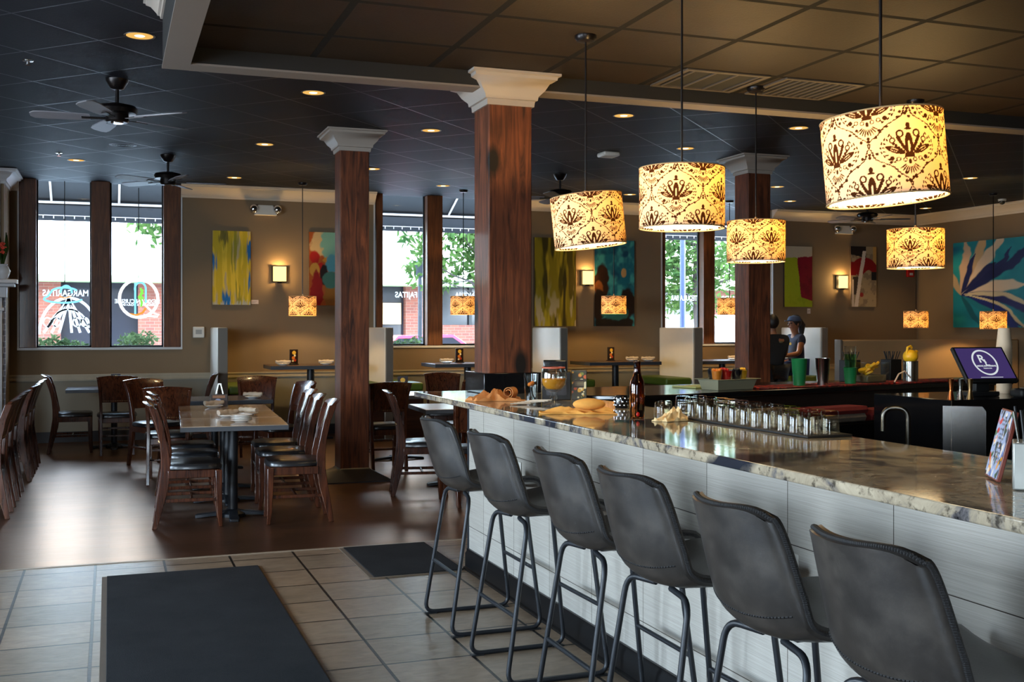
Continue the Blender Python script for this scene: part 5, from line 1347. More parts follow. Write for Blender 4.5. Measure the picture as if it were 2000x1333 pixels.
def p_black(u, v):
    w = .05 * (fb(u, v, 5, 8, 71) - .5); c = full(u, (170, 146, 110)); c = lay(c, sstep(.45, .6, fb(u, v, 7, 12, 73)), (140, 118, 92))
    c = np.where((v > .88 + .1 * (1 - u) - .12 + w)[..., None] & (u < .6)[..., None], full(u, (30, 24, 22)), c); c = np.where((v > .6)[..., None] & (u > .86)[..., None], full(u, (196, 150, 80)), c)
    r = ((u - .52) / .56) ** 2 + ((v - .56) / .26) ** 2; c = np.where(((r < 1) & (v > .56 + .05 * np.cos(u * 9)) | ((u < .2) & (v > .52) & (v < .74)))[..., None], full(u, (146, 18, 20)), c)
    c = np.where(((u > .8) & (v < .58) & (v > .44))[..., None], full(u, (34, 30, 32)), c); c = np.where(((u > .08) & (u < .28) & (v < .5) & (v > .2))[..., None], full(u, (70, 56, 44)), c)
    s = np.abs(u - (.2 + .36 * v + w)) < .075; c = np.where((s & (v < .93))[..., None], full(u, (226, 206, 184)), c); c = lay(c, sstep(1.2, .6, ((u - .42) / .08) ** 2 + ((v - .2) / .04) ** 2), (150, 40, 34))
    return np.where(((u > .05) & (u < .1) & (v < .45))[..., None], full(u, (226, 206, 184)), c)
def p_floral(u, v):
    x = u * 1.15 - .02; c = full(u, (24, 130, 140)); c = lay(c, sstep(.4, .7, fb(u, v, 5, 5, 81)), (40, 160, 160)); c = lay(c, sstep(.5, .75, fb(u, v, 4, 4, 85)), (16, 96, 128))
    a0, b0 = .06, .38; dx, dy = x - a0, v - b0; r = np.sqrt(dx * dx + dy * dy) + 1e-4; th = np.arctan2(dy, dx)
    w = (fb(u, v, 7, 7, 88) - .5) * .16
    def petal(c, ang, L, wd, col, curl=0.):
        t = th - (ang + curl * r) + w; t = (t + PI) % (2 * PI) - PI
        prof = wd * np.sin(np.clip(r / L, 0, 1) * PI) ** .7; d = np.abs(np.sin(t)) * r
        return lay(c, sstep(1.05, .7, d / np.maximum(prof, 1e-4)) * (np.cos(t) > 0) * (r < L), col)
    for ang, L, wd, col, cu in ((1.45, .66, .05, (214, 176, 140), 0), (1.1, .74, .07, (206, 168, 120), .2), (.9, .8, .06, (226, 196, 160), .2), (1.25, .5, .035, (28, 36, 84), .1), (.75, .5, .05, (28, 34, 80), .15),
                              (.55, .72, .05, (30, 36, 86), .35), (.3, .62, .09, (224, 198, 164), -.2), (.62, .9, .05, (20, 30, 80), .0), (.1, .9, .07, (30, 34, 92), -.55), (.2, .78, .03, (210, 190, 150), -.6),
                              (-.35, .7, .06, (24, 40, 96), -.3), (-.7, .5, .04, (28, 120, 130), .2), (-1.1, .4, .03, (20, 90, 100), 0), (2.0, .4, .04, (190, 160, 120), 0), (-.15, 1.0, .05, (28, 40, 110), -.75), (-.05, 1.05, .02, (214, 196, 150), -.7)):
        c = petal(c, ang, L, wd, col, cu)
    return lay(c, sstep(.25, .0, v) * sstep(.5, .9, u) * .6, (30, 150, 200))
def painting(x, z0, z1, w, fn, label, wall='back', n=(70, 130), thick=.04):
    loc = (x, YW - .001, z0) if wall == 'back' else (XR - .001, x, z0); rz = 0 if wall == 'back' else -PI / 2
    t = thing('painting', label, 'painting', loc, rz); h = z1 - z0
    MB().box(-w / 2, w / 2, -thick, -.001, 0, h).build('stretcher_frame', mat('canvas_edge', rgb(60, 46, 36), .7), t)
    obj('canvas', color_grid('canvas', w - .002, h, n[0], n[1], fn, M['canvas']), t, 0, (0, -thick - .0015, 0)); return t
painting(1.575, 1.81, 2.82, .51, p_yellow, 'tall yellow painting with blue streaks left of the middle column')
painting(2.93, 1.81, 2.84, .60, p_red, 'red, orange and teal abstract painting cut off by the middle column')
painting(6.36, 1.52, 2.86, .68, p_olive, 'tall olive and gold painting beside the bar column')
painting(7.35, 1.52, 2.85, .68, p_teal, 'tall teal and dark brown painting behind the small drum pendant')
painting(10.70, 1.84, 2.84, .54, p_lime, 'painting of lime green and crimson fields right of the rear right column')
painting(12.0, 1.85, 2.87, .52, p_black, 'painting of black, red and cream strokes beside the far right sconce')
painting(13.30, 1.50, 2.89, 2.55, p_floral, 'large teal, navy and cream floral painting on the right wall', 'right', (170, 110))
for x, z, w, h, l in ((1.89, 1.825, .10, .055, 'small white title card at the lower right corner of the yellow painting'), (10.93, 1.73, .06, .085, 'small hanging title card under the lime and crimson painting')):
    o = MB().box(-w / 2, w / 2, -.006, -.001, 0, h).build('title_card', M['label'], None, 0, (x, YW, z)); tag(o, l, 'label card')
    MB().box(-w * .38, w * .3, -.0066, -.006, h * .55, h * .65).box(-w * .38, w * .1, -.0066, -.006, h * .3, h * .38).build('card_frame', mat('card_ink', rgb(150, 130, 120), .7), o)
def sconce(x, z, label):
    t = thing('wall_sconce', label, 'wall light', (x, YW, z), 0, 'square wall sconces')
    MB().box(-.1, .1, -.02, -.001, -.11, .11).build('back_plate', M['fan'], t, .003)
    MB().box(-.09, .09, -.085, -.07, -.10, .105).build('glass_shade', M['sconce'], t, .004)
    MB().box(-.03, .03, -.069, -.02, -.125, -.105).build('bracket', M['fan'], t)
    MB().sphere((0, -.045, 0), .022, 12, 8).build('bulb', M['can_lamp'], t)
    for dz, e in ((.07, 6), (-.07, 3.5)):
        L = bpy.data.lights.new('sconce_light', 'POINT'); L.energy = e; L.color = (1, .62, .22); L.shadow_soft_size = .02
        lo = bpy.data.objects.new('sconce_light', L); COL.objects.link(lo); lo.parent = t; lo.location = (0, -.045, dz)
sconce(2.22, 2.24, 'glowing square sconce between the yellow and the red paintings'); sconce(6.885, 2.26, 'glowing square sconce between the olive and the teal paintings'); sconce(11.56, 2.26, 'glowing square sconce left of the black, red and cream painting')
def emlight(x, z, label):
    t = thing('emergency_light', label, 'emergency light', (x, YW, z), 0, 'twin-lamp emergency lights')
    MB().loft([[(-a, y, zz), (a, y, zz), (a, y2, zz), (-a, y2, zz)] for a, y, y2, zz in ((.15, -.001, -.09, -.07), (.15, -.001, -.09, -.055), (.10, -.001, -.06, .07))], True, False).build('battery_box', M['plastic_white'], t, .004); MB().box(-.05, .05, -.0009, 0, -.05, .05).build('mount_plate', M['plastic_white'], t)
    for s in (-1, 1):
        MB().sphere((s * .16, -.07, .01), .065, 16, 10).build('lamp_head', M['chrome'], t); MB().cyl((s * .16, -.12, .01), (s * .16, -.136, .008), .045, .04, 18).build('lens', M['clear'], t)
emlight(2.03, 3.12, 'twin-headed emergency light above the yellow painting'); emlight(11.6, 3.14, 'twin-headed emergency light above the lime and black paintings')
t = thing('wall_control', 'white square wall box left of the first booth back', 'wall control', (1.14, YW - .012, 1.36))
MB().box(-.075, .075, -.04, -.001, 0, .15).build('control_body', M['plastic_white'], t, .01); MB().box(-.04, .04, -.042, -.0401, .05, .11).build('control_face', mat('control_grey', rgb(160, 160, 156), .5), t)
t = thing('fire_alarm', 'small red fire alarm in the far right corner', 'alarm', (12.98, YW, 2.37))
MB().box(-.07, .07, -.05, -.001, 0, .13).build('wall_mount', M['red'], t, .006); MB().box(-.03, .03, -.06, -.0501, .03, .07).build('strobe', M['plastic_white'], t)

# ------------------------------------------------------------------ lettering and neon in the windows
MIR = Matrix.Rotation(PI, 4, 'Z') @ Matrix.Rotation(PI / 2, 4, 'X')       # reads from the street, so mirrored from inside
YGL = YW + .172
def lettering(s, x, z, h, label, wide=1.0, m=None):
    me = text_mesh(s, h * 1.38, .002); mb = MB(); add_mesh(mb, me, Matrix.Diagonal((wide, 1, 1, 1)))
    o = mb.build('window_lettering', m or M['lettering'], None, 0, (x * 1.0145, YGL, z)); o.rotation_euler = (PI / 2, 0, PI); tag(o, label, 'lettering'); return o
M['lettering'] = emit('sunlit_white_letters', (1, 1, 1), 1.0) if False else M['lettering']
lettering('MARGARITAS', -.53, 1.95, .085, 'white MARGARITAS lettering in the left window, reading from outside', .80)
lettering('FAJITAS', 4.03, 1.975, .085, 'white FAJITAS lettering in the second window, reading from outside', .86)
lettering('SANGRIA', 4.97, 1.975, .085, 'white SANGRIA lettering in the second window, reading from outside', .86)
lettering('TEQUILA BAR', 8.56, 1.97, .085, 'white TEQUILA BAR lettering in the third window, reading from outside', .66)
lettering('LIQUOR', 9.44, 1.97, .085, 'white lettering half hidden behind the rear right column', 1.0)
lettering('MEXICAN CUISINE', .355, 1.85, .055, 'white MEXICAN CUISINE lettering across the ring sign', .92)
lettering('RESTAURANT & TEQUILA BAR', .36, 1.805, .028, 'tiny white lettering under MEXICAN CUISINE in the ring sign', .82)
def tubes(name, paths, m, parent, r=.011):
    b = MB()
    for p, closed in paths: b.tube([(x, 0, z) for x, z in p], r, 8, True, None, closed)
    return b.build(name, m, parent)
def arc(cx, cz, rx, rz, a0, a1, n=26): return [(cx + rx * math.cos(math.radians(a0 + (a1 - a0) * i / n)), cz + rz * math.sin(math.radians(a0 + (a1 - a0) * i / n))) for i in range(n + 1)]
ns = thing('ring_sign', 'neon ring sign with blue R and green pepper in the left window', 'neon sign', (.375, YW + .12, 1.88))
tubes('ring_tube', [(arc(0, .01, .245, .255, 0, 360)[:-1], True)], M['neon_white'], ns, .02)
tubes('swash_tube', [([(.06, -.05), (.14, -.14), (.20, -.19), (.26, -.21), (.24, -.235), (.12, -.225), (.06, -.21)], False)], M['neon_white'], ns, .012)
tubes('letter_tube', [([(-.045, -.2), (-.045, .22)], False), ([(.09, -.05), (.09, .14)] + arc(.02, .14, .07, .085, 0, 180, 10) + [(-.048, .12)], False)], M['neon_blue'], ns, .013)
tubes('leaf_tube', [([(.02, .15), (.05, .08), (.0, .03), (.04, -.03), (.03, -.1)], False), ([(.05, .13), (.02, .05), (.06, .0)], False)], M['neon_green'], ns, .014)
tubes('pepper_tube', [([(-.12, -.2), (-.03, -.215), (.05, -.18), (.09, -.12)], False)], M['neon_orange'], ns, .014)
MB().box(-.005, .005, .03, .036, .27, 1.5).build('hanging_wire', M['blackmatt'], ns)
nu_ = thing('margarita_sign', 'neon hat and blue glass tubes above the white dome in the left window', 'neon sign', (-.55, YW + .12, 1.93))
tubes('hat_tube', [(arc(0, .035, .16, .06, 20, 160, 12) + [(-.2, -.02)] + arc(-.02, -.055, .23, .05, 170, 360, 18), False), (arc(.02, .02, .07, .1, 0, 180, 10), False)], M['neon_blue'], nu_, .013)
tubes('brim_tube', [([(-.06, -.02), (.0, -.045), (.08, -.02)], False)], M['neon_orange'], nu_, .008)
MB().box(-.005, .005, .03, .036, .1, 1.5).build('hanging_wire', M['blackmatt'], nu_)
dome = thing('window_graphic', 'white ferris-like dome graphic low in the left window', 'window graphic', (-.52, YGL - .004, 1.41))
b = MB()
def flat(p0, p1, w):
    d = (Vector(p1) - Vector(p0)).normalized(); n_ = Vector((-d.y, d.x)) * w
    q = [Vector(p0) + n_, Vector(p1) + n_, Vector(p1) - n_, Vector(p0) - n_]; b.prism([(v.x, v.y) for v in q], -.002, 0, 'y')
for r_ in (.43,):
    pts = arc(.02, .0, .36, .48, 0, 180, 22)
    for i in range(22): flat(pts[i], pts[i + 1], .018)
pts = arc(.02, .0, .26, .33, 15, 165, 16)
for i in range(16): flat(pts[i], pts[i + 1], .010)
for xx in (-.30, -.2, -.1, .06, .17, .29): flat((.02, .47), (xx * .95, .02), .016)
for xx in (-.24, -.13, .12, .22):
    pts = arc(xx, .16, .05, .06, 0, 360, 10)
    for i in range(10): flat(pts[i], pts[i + 1], .008)
b.build('dome_outline', M['lettering'], dome)

# ================================================================== STREET OUTSIDE
def ext(name, mb, m, label=None, kind='structure', bevel=0):
    o = mb.build(name, m, None, bevel); o['kind'] = kind
    if label: o['label'] = label
    return o
ext('ground', MB().box(-60, 70, YG + .02, 70, -.2, -.12), M['asphalt'], 'street and pavement outside the windows')
ext('sidewalk', MB().box(-40, 60, YG + .02, 20.5, -.119, -.02), M['sidewalk'])
ext('sidewalk.001', MB().box(-40, 60, 29.5, 33.95, -.119, -.02), M['sidewalk'])
bd = thing('building', 'pale shopfront building with brick piers across the street', 'building', (0, 34, -.12))
MB().box(-16, 26, .6, 9, 0, 2.95).build('shop_interior', M['shopdark'], bd)
for i, x in enumerate((-10, -5.2, -2.2, .8, 3.2, 6.2, 8.85, 12.4, 16, 20)):
    MB().box(x, x + .9, 0, .58, 0, 2.95).build('brick_pier', M['brick_red'], bd)
for x0, x1 in ((-9.1, -5.2), (-4.3, -2.2), (-1.3, .8), (1.7, 3.2), (4.1, 6.2), (7.1, 8.85), (9.75, 12.4), (13.3, 16)):
    MB().box(x0, x1, .1, .55, 0, 1.7 if x0 == 9.75 else .5).build('stall_riser', M['brick_red'], bd)
    MB().box(x0, x1, .3, .36, 1.701 if x0 == 9.75 else .5, 2.95).build('shop_window', M['shopdark'], bd)
    MB().box((x0 + x1) / 2 - .05, (x0 + x1) / 2 + .05, .2, .29, 1.701 if x0 == 9.75 else .5, 2.95).build('mullion', M['blackmatt'], bd)
MB().box(-16, 26, -.5, 9, 2.97, 7.4).build('upper_wall', M['pale'], bd)
MB().box(-16, 26, -1.5, -.52, 2.90, 3.07).build('fascia', mat('green_fascia', rgb(150, 164, 120), .6), bd)
for x in (8.15, 13.8):
    MB().box(x, x + .6, .2, .28, 1.72, 2.4).build('poster', mat('poster_tan', rgb(196, 160, 110), .6), bd)
aw = thing('awning', 'black fabric awning with white bars over the street windows', 'awning', (0, YG, 0))
MB().add([(-8, .02, 4.05), (14, .02, 4.05), (14, 1.5, 3.36), (-8, 1.5, 3.36), (-8, .02, 4.03), (14, .02, 4.03), (14, 1.5, 3.34), (-8, 1.5, 3.34)], [(0, 1, 2, 3), (7, 6, 5, 4), (0, 3, 7, 4), (1, 5, 6, 2), (3, 2, 6, 7), (0, 4, 5, 1)]).build('canopy', M['awning'], aw)
MB().box(-8, 14, 1.5, 1.52, 3.05, 3.36).build('valance', M['awning'], aw)
MB().cyl((-8, 1.46, 3.31), (14, 1.46, 3.31), .018).build('front_bar', M['awning_bar'], aw)
MB().box(-8, 14, 1.485, 1.498, 3.118, 3.13).build('light_string', M['awning_bar'], aw)
for x in (-2.5, -.78, .14, 1.8, 3.9, 5.2, 6.9, 8.5, 9.6): MB().cyl((x, .02, 4.0), (x, 1.46, 3.33), .016).build('rafter_bar', M['awning_bar'], aw)
lb = MB()
for i in range(100): lb.box(-3 + .14 * i, -2.985 + .14 * i, 1.482, 1.4849, 3.08, 3.13)
lb.build('light_clip', M['awning_bar'], aw)
def leaves(mb, n, cx, cy, cz, rx, ry, rz, size, rr, shell=.55):
    for i in range(n):
        while True:
            p = Vector((rr.uniform(-1, 1), rr.uniform(-1, 1), rr.uniform(-1, 1)))
            if shell < p.length < 1: break
        c = Vector((cx + p.x * rx, cy + p.y * ry, cz + p.z * rz)); s = size * rr.uniform(.6, 1.3)
        a = Vector((rr.uniform(-1, 1), rr.uniform(-1, 1), rr.uniform(-1, 1))).normalized(); b = a.orthogonal().normalized()
        mb.add([c - a * s, c + b * s * .45, c + a * s, c - b * s * .45], [(0, 1, 2, 3)])
LS = .105
def tree(x, y, zc, r, n, label, th=.09, seed=1):
    rr = random.Random(seed); t = thing('street_tree', label, 'tree', (x, y, -.02), 0, 'street trees'); tk = MB()
    tk.tube([(0, 0, 0), (.03, 0, 1.2), (-.02, .02, zc - r * .4), (.05, 0, zc + r * .3)], [th, th * .8, th * .6, th * .2], 8)
    for i in range(9):
        a = rr.uniform(0, 6.3); z0 = rr.uniform(zc - r * .7, zc); q = (math.cos(a) * r * .8, math.sin(a) * r * .8, z0 + r * rr.uniform(.1, .6))
        tk.tube([(0, 0, z0), (q[0] * .5, q[1] * .5, z0 + .2), q], [th * .4, th * .25, th * .08], 5)
    tk.build('trunk', M['bark'], t); c = MB()
    for i in range(14):
        a = rr.uniform(0, 6.3); k = rr.uniform(.1, .85); leaves(c, n // 14, math.cos(a) * r * k, math.sin(a) * r * k, zc + r * rr.uniform(-.7, .8), r * .42, r * .42, r * .34, LS, rr, .0)
    c.build('crown', M['leaf'], t)
tree(1.30, 20.2, 3.5, 1.15, 1300, 'street tree at the top right of the left window', .08, 3)
tree(6.55, 19.4, 3.05, 1.45, 2400, 'leafy street tree filling the right light of the second window', .06, 5)
tree(12.9, 22.7, 3.6, 2.1, 4200, 'leafy street tree filling the third window', .10, 8)
tree(3.9, 22.5, 4.2, 1.1, 500, 'thin street tree with bare slanted branches in the second window', .05, 11)
for i, (x, w, l) in enumerate(((-.66, .26, 'low green shrub under the white dome graphic outside the left window'), (.40, .26, 'low green shrub under the ring sign outside the left window'), (4.1, .5, 'low green shrub outside the second window'), (-1.75, .28, 'low green shrub at the outer left of the left window'))):
    rr = random.Random(20 + i); t = thing('planter_shrub', l, 'shrub', (x, 16.75, -.02), 0, 'shrubs outside the windows'); b = MB()
    for k in range(9): leaves(b, 190, rr.uniform(-w, w), rr.uniform(-.25, .25), rr.uniform(.7, 1.30), .24, .22, .18, .042, rr, 0)
    b.build('leaf_mass', M['leaf2'], t); s_ = MB()
    for k in range(6): s_.tube([(rr.uniform(-.1, .1), 0, 0), (rr.uniform(-w, w) * .7, rr.uniform(-.2, .2), 1.1)], .012, 5)
    s_.build('stem', M['bark'], t)
for x, y, h, r_, m_, l in ((6.03, 22, 2.85, .05, M['awning'], 'black street lamp post seen through the second window'), (11.05, 20.0, 4.2, .065, M['postblue'], 'blue street post seen through the third window')):
    t = thing('street_post', l, 'post', (x, y, -.02)); MB().lathe([(r_ * 2.2, 0), (r_ * 2.2, .3), (r_ * 1.4, .4), (r_, .5), (r_ * .8, h - .3), (0, h - .3)], 16).build('post_shaft', m_, t)
    MB().lathe([(r_, h - .299), (r_ * 2.4, h - .2), (r_ * 2.8, h), (r_ * 3.2, h + .02), (0, h + .12)], 14).build('lantern', m_, t)
car = thing('parked_car', 'pinkish red car parked on the street, seen low in the second window', 'car', (6.9, 26.2, -.12))
MB().loft([[(x * k, y, z) for x, z in ((-2.1, .35), (-2.15, .7), (-1.5, .92), (-.9, 1.0), (-.5, 1.42), (.9, 1.45), (1.5, 1.05), (2.05, .95), (2.15, .6), (2.1, .35))] for y, k in ((-.85, .97), (-.8, 1), (.8, 1), (.85, .97))], True, True).build('car_body', M['carred'], car)
MB().prism([(-.8, 1.02), (-.48, 1.36), (.86, 1.38), (1.3, 1.08)], -.862, -.855, 'y').build('side_window', M['shopdark'], car)
for x in (-1.35, 1.35):
    for y in (-.86, .66): MB().cyl((x, y, .33), (x, y + .2, .33), .33, None, 20).build('wheel', M['tyre'], car)
sgn = thing('white_van', 'white van parked close outside the third window', 'van', (14.2, 26, -.12))
MB().loft([[(x, y, z) for x, z in ((-2.3, .4), (-2.3, 1.0), (-1.7, 1.2), (-1.3, 1.95), (2.3, 1.95), (2.3, .4))] for y in (-.9, .9)], True, False).build('van_body', M['pale'], sgn, .06)
for x in (-1.4, 1.5):
    for y in (-.92, .7): MB().cyl((x, y, .35), (x, y + .2, .35), .35, None, 20).build('wheel', M['tyre'], sgn)
# ================================================================== PEOPLE
def skin_fig(name, J, E, m, parent, root=0, sub=2):
    me = bpy.data.meshes.new(name); keys = list(J); ix = {k: i for i, k in enumerate(keys)}
    me.from_pydata([J[k][0] for k in keys], [(ix[a], ix[b]) for a, b in E], []); me.materials.append(m)
    o = obj(name, me, parent); sk = o.modifiers.new('skin', 'SKIN'); sk.use_smooth_shade = True
    if not me.skin_vertices: bpy.context.view_layer.update()
    if me.skin_vertices:
        for i, k in enumerate(keys):
            r = J[k][1]; me.skin_vertices[0].data[i].radius = r if isinstance(r, tuple) else (r, r)
            me.skin_vertices[0].data[i].use_root = (i == root)
    s = o.modifiers.new('sub', 'SUBSURF'); s.levels = sub; s.render_levels = sub
    return o
def ensure_skin(me):
    bm = bmesh.new(); bm.from_mesh(me); bm.verts.layers.skin.verify(); bm.to_mesh(me); bm.free()
_old = skin_fig
def skin_fig(name, J, E, m, parent, root=0, sub=2):
    me = bpy.data.meshes.new(name); keys = list(J); ix = {k: i for i, k in enumerate(keys)}
    bm = bmesh.new(); L = bm.verts.layers.skin.verify(); vs = []
    for i, k in enumerate(keys):
        v = bm.verts.new(J[k][0]); r = J[k][1]; v[L].radius = r if isinstance(r, tuple) else (r, r); v[L].use_root = (i == root); vs.append(v)
    for a, b in E: bm.edges.new((vs[ix[a]], vs[ix[b]]))
    bm.to_mesh(me); bm.free(); me.materials.append(m)
    o = obj(name, me, parent); sk = o.modifiers.new('skin', 'SKIN'); sk.use_smooth_shade = True
    s = o.modifiers.new('sub', 'SUBSURF'); s.levels = sub; s.render_levels = sub
    return o
def hand(J, E, w, d, pre, palm=(.0, .0)):
    """palm and five bent fingers from wrist joint w in direction d (unit) with the fingers spread across c"""
    W = Vector(J[w][0]); d = Vector(d).normalized(); c = d.cross(Vector((0, 0, 1))).normalized(); dn = Vector((0, 0, -1))
    J[pre + 'p'] = (tuple(W + d * .05), (.034, .018)); E.append((w, pre + 'p'))
    for i, (o_, L) in enumerate(((-.027, .062), (-.009, .072), (.009, .068), (.027, .052))):
        b = W + d * .088 + c * o_; J[pre + 'k%d' % i] = (tuple(b), .010); E.append((pre + 'p', pre + 'k%d' % i))
        J[pre + 'm%d' % i] = (tuple(b + d * L * .5 + dn * .008), .009); E.append((pre + 'k%d' % i, pre + 'm%d' % i))
        J[pre + 't%d' % i] = (tuple(b + d * L * .85 + dn * .03), .008); E.append((pre + 'm%d' % i, pre + 't%d' % i))
    b = W + d * .035 - c * .042 + dn * .006; J[pre + 'th'] = (tuple(b), .012); E.append((pre + 'p', pre + 'th'))
    J[pre + 'tt'] = (tuple(b + d * .045 - c * .012 + dn * .012), .009); E.append((pre + 'th', pre + 'tt'))
def head(p, c, yawv, hair_m, name='hair'):
    """face features on a head centred at c, looking along yawv"""
    f = Vector(yawv).normalized(); r = f.cross(Vector((0, 0, 1))).normalized(); c = Vector(c)
    for s in (-1, 1):
        MB().sphere(tuple(c + f * .083 + r * s * .033 + Vector((0, 0, .01))), .012, 10, 6).build('eye', mat('eye_dark', rgb(40, 30, 28), .3), p)
    MB().tube([c + f * .085 + Vector((0, 0, .012)), c + f * .112 + Vector((0, 0, -.022)), c + f * .09 + Vector((0, 0, -.03))], [.010, .015, .008], 8).build('nose', M['skin'], p)
    MB().tube([c + f * .088 + r * -.025 + Vector((0, 0, -.057)), c + f * .096 + Vector((0, 0, -.057)), c + f * .088 + r * .025 + Vector((0, 0, -.057))], .008, 6).build('mouth', mat('lips', rgb(130, 70, 60), .5), p)
    for s in (-1, 1): MB().sphere(tuple(c + r * s * .078 + Vector((0, 0, -.005)) - f * .01), .024, 10, 6, None, (.6, .8, 1.2)).build('ear', M['skin'], p)
# woman in navy on the bench, facing -X, looking left ; seat height .755
wm = thing('person', 'woman in a navy polo and blue cap sitting on the booth bench, looking left', 'person', (10.03, 14.55, .797), 0, 'two people in the far booth')
B = (-.03, 0)
J = {'pel': ((0, 0, .115), (.15, .115)), 'wst': ((.0, 0, .27), (.125, .095)), 'chs': ((-.015, 0, .44), (.145, .105)), 'nb': ((-.01, 0, .575), (.075, .065)), 'nk': ((-.025, 0, .63), (.048, .05)), 'hd0': ((-.04, 0, .70), (.068, .078)), 'hd1': ((-.045, 0, .775), (.078, .095)), 'hd2': ((-.035, 0, .84), (.06, .07)),
     'sl': ((.0, -.165, .535), .062), 'el': ((-.10, -.21, .30), .044), 'wl': ((-.33, -.12, .265), (.028, .024)), 'sr': ((.0, .165, .535), .062), 'er': ((-.10, .21, .30), .044), 'wr': ((-.33, .09, .265), (.028, .024)),
     'hl': ((-.03, -.09, .10), .095), 'kl': ((-.46, -.13, .095), .062), 'al': ((-.46, -.13, -.36), .040), 'tl': ((-.60, -.13, -.41), (.035, .028)),
     'hr': ((-.03, .09, .10), .095), 'kr': ((-.46, .12, .105), .062), 'ar': ((-.48, .12, -.36), .040), 'trr': ((-.62, .12, -.41), (.035, .028))}
E = [('pel', 'wst'), ('wst', 'chs'), ('chs', 'nb'), ('nb', 'nk'), ('nk', 'hd0'), ('hd0', 'hd1'), ('hd1', 'hd2'), ('chs', 'sl'), ('sl', 'el'), ('el', 'wl'), ('chs', 'sr'), ('sr', 'er'), ('er', 'wr'), ('pel', 'hl'), ('hl', 'kl'), ('kl', 'al'), ('al', 'tl'), ('pel', 'hr'), ('hr', 'kr'), ('kr', 'ar'), ('ar', 'trr')]
J2, E2 = dict(J), list(E)
for q in ('pel', 'wst', 'chs'): J2[q] = (J[q][0], tuple(.8 * x for x in J[q][1]))
hand(J2, E2, 'wl', (-1, .25, -.1), 'L'); hand(J2, E2, 'wr', (-1, -.25, -.1), 'R')
skin_fig('body', J2, E2, M['skin'], wm)
def grow(keys, k, up=None):
    return {q: (J[q][0], tuple(x + k for x in (J[q][1] if isinstance(J[q][1], tuple) else (J[q][1],) * 2))) for q in keys}
S = grow(('pel', 'wst', 'chs', 'sl', 'sr'), .016); S['nb'] = (J['nb'][0], (.08, .07)); S['ul'] = ((-.05, -.19, .42), .072); S['ur'] = ((-.05, .19, .42), .072)
skin_fig('polo_shirt', S, [('pel', 'wst'), ('wst', 'chs'), ('chs', 'nb'), ('chs', 'sl'), ('sl', 'ul'), ('chs', 'sr'), ('sr', 'ur')], M['navy'], wm)
S = grow(('pel', 'hl', 'kl', 'al', 'hr', 'kr', 'ar'), .014)
skin_fig('jeans', S, [('pel', 'hl'), ('hl', 'kl'), ('kl', 'al'), ('pel', 'hr'), ('hr', 'kr'), ('kr', 'ar')], M['denim'], wm)
hb = MB(); hb.sphere((-.01, 0, .80), .10, 18, 12, None, (1.0, .92, 1.05)); hb.tube([(.06, 0, .80), (.11, .01, .74), (.10, .015, .62), (.08, .01, .52)], [.05, .058, .045, .015], 12); hb.build('hair', M['hair'], wm)
cp = MB(); cp.lathe([(.108, 0), (.106, .03), (.085, .072), (.03, .09), (0, .09)], 24, (-.032, 0, .80)); cp.prism([(-.12, -.065), (-.185, -.045), (-.205, 0), (-.185, .045), (-.12, .065)], .80, .812, 'z'); cp.build('cap', M['capblue'], wm, .002)
head(wm, (-.048, 0, .76), (-1, -.25, 0), M['hair'])
MB().prism([(-.03, .40), (.03, .40), (0, .46)], -.135, -.128, 'y').build('shirt_logo', mat('logo_gold', rgb(190, 170, 90), .6), wm) if False else MB().cyl((-.152, -.07, .45), (-.158, -.072, .45), .022, .02, 10).build('shirt_logo', mat('logo_gold', rgb(190, 170, 90), .6), wm)
for s, y in ((-1, -.13), (1, .12)):
    x = -.46 if s < 0 else -.48
    MB().loft([[(x + .05 - q * .2, y - w, z0), (x + .05 - q * .2, y + w, z0), (x + .05 - q * .2, y + w * .9, z1), (x + .05 - q * .2, y - w * .9, z1)] for q, w, z0, z1 in ((0, .04, -.455, -.36), (.4, .045, -.455, -.36), (.8, .045, -.455, -.40), (1.15, .03, -.455, -.425))]).build('shoe', M['blackcloth'], wm)
# second person standing at the high table, back turned, mostly behind the column
mn = thing('person', 'person in a black T-shirt, back to us, half hidden by the rear right column', 'person', (9.17, 13.86, 0), 0, 'two people in the far booth')
J = {'pel': ((0, 0, .88), (.16, .11)), 'wst': ((.0, .0, 1.02), (.14, .10)), 'chs': ((.01, .02, 1.22), (.165, .115)), 'nb': ((.01, .03, 1.36), (.085, .075)), 'nk': ((.01, .05, 1.42), (.052, .054)), 'hd0': ((.0, .07, 1.49), (.07, .085)), 'hd1': ((0, .08, 1.56), (.08, .1)), 'hd2': ((0, .07, 1.63), (.06, .075)),
     'sl': ((-.195, .02, 1.32), .07), 'el': ((-.25, .12, 1.08), .05), 'wl': ((-.12, .31, 1.06), (.03, .026)), 'sr': ((.205, .02, 1.32), .07), 'er': ((.26, .12, 1.08), .05), 'wr': ((.16, .31, 1.06), (.03, .026)),
     'hl': ((-.09, 0, .86), .1), 'kl': ((-.11, .02, .48), .066), 'al': ((-.12, -.01, .09), .045), 'tl': ((-.13, .12, .045), (.04, .03)), 'hr': ((.09, 0, .86), .1), 'kr': ((.11, .02, .48), .066), 'ar': ((.12, -.01, .09), .045), 'trr': ((.13, .12, .045), (.04, .03))}
J2, E2 = dict(J), list(E)
for q in ('pel', 'wst', 'chs'): J2[q] = (J[q][0], tuple(.8 * x for x in J[q][1]))
hand(J2, E2, 'wl', (.3, 1, -.12), 'L'); hand(J2, E2, 'wr', (-.3, 1, -.12), 'R')
skin_fig('body', J2, E2, M['skin'], mn)
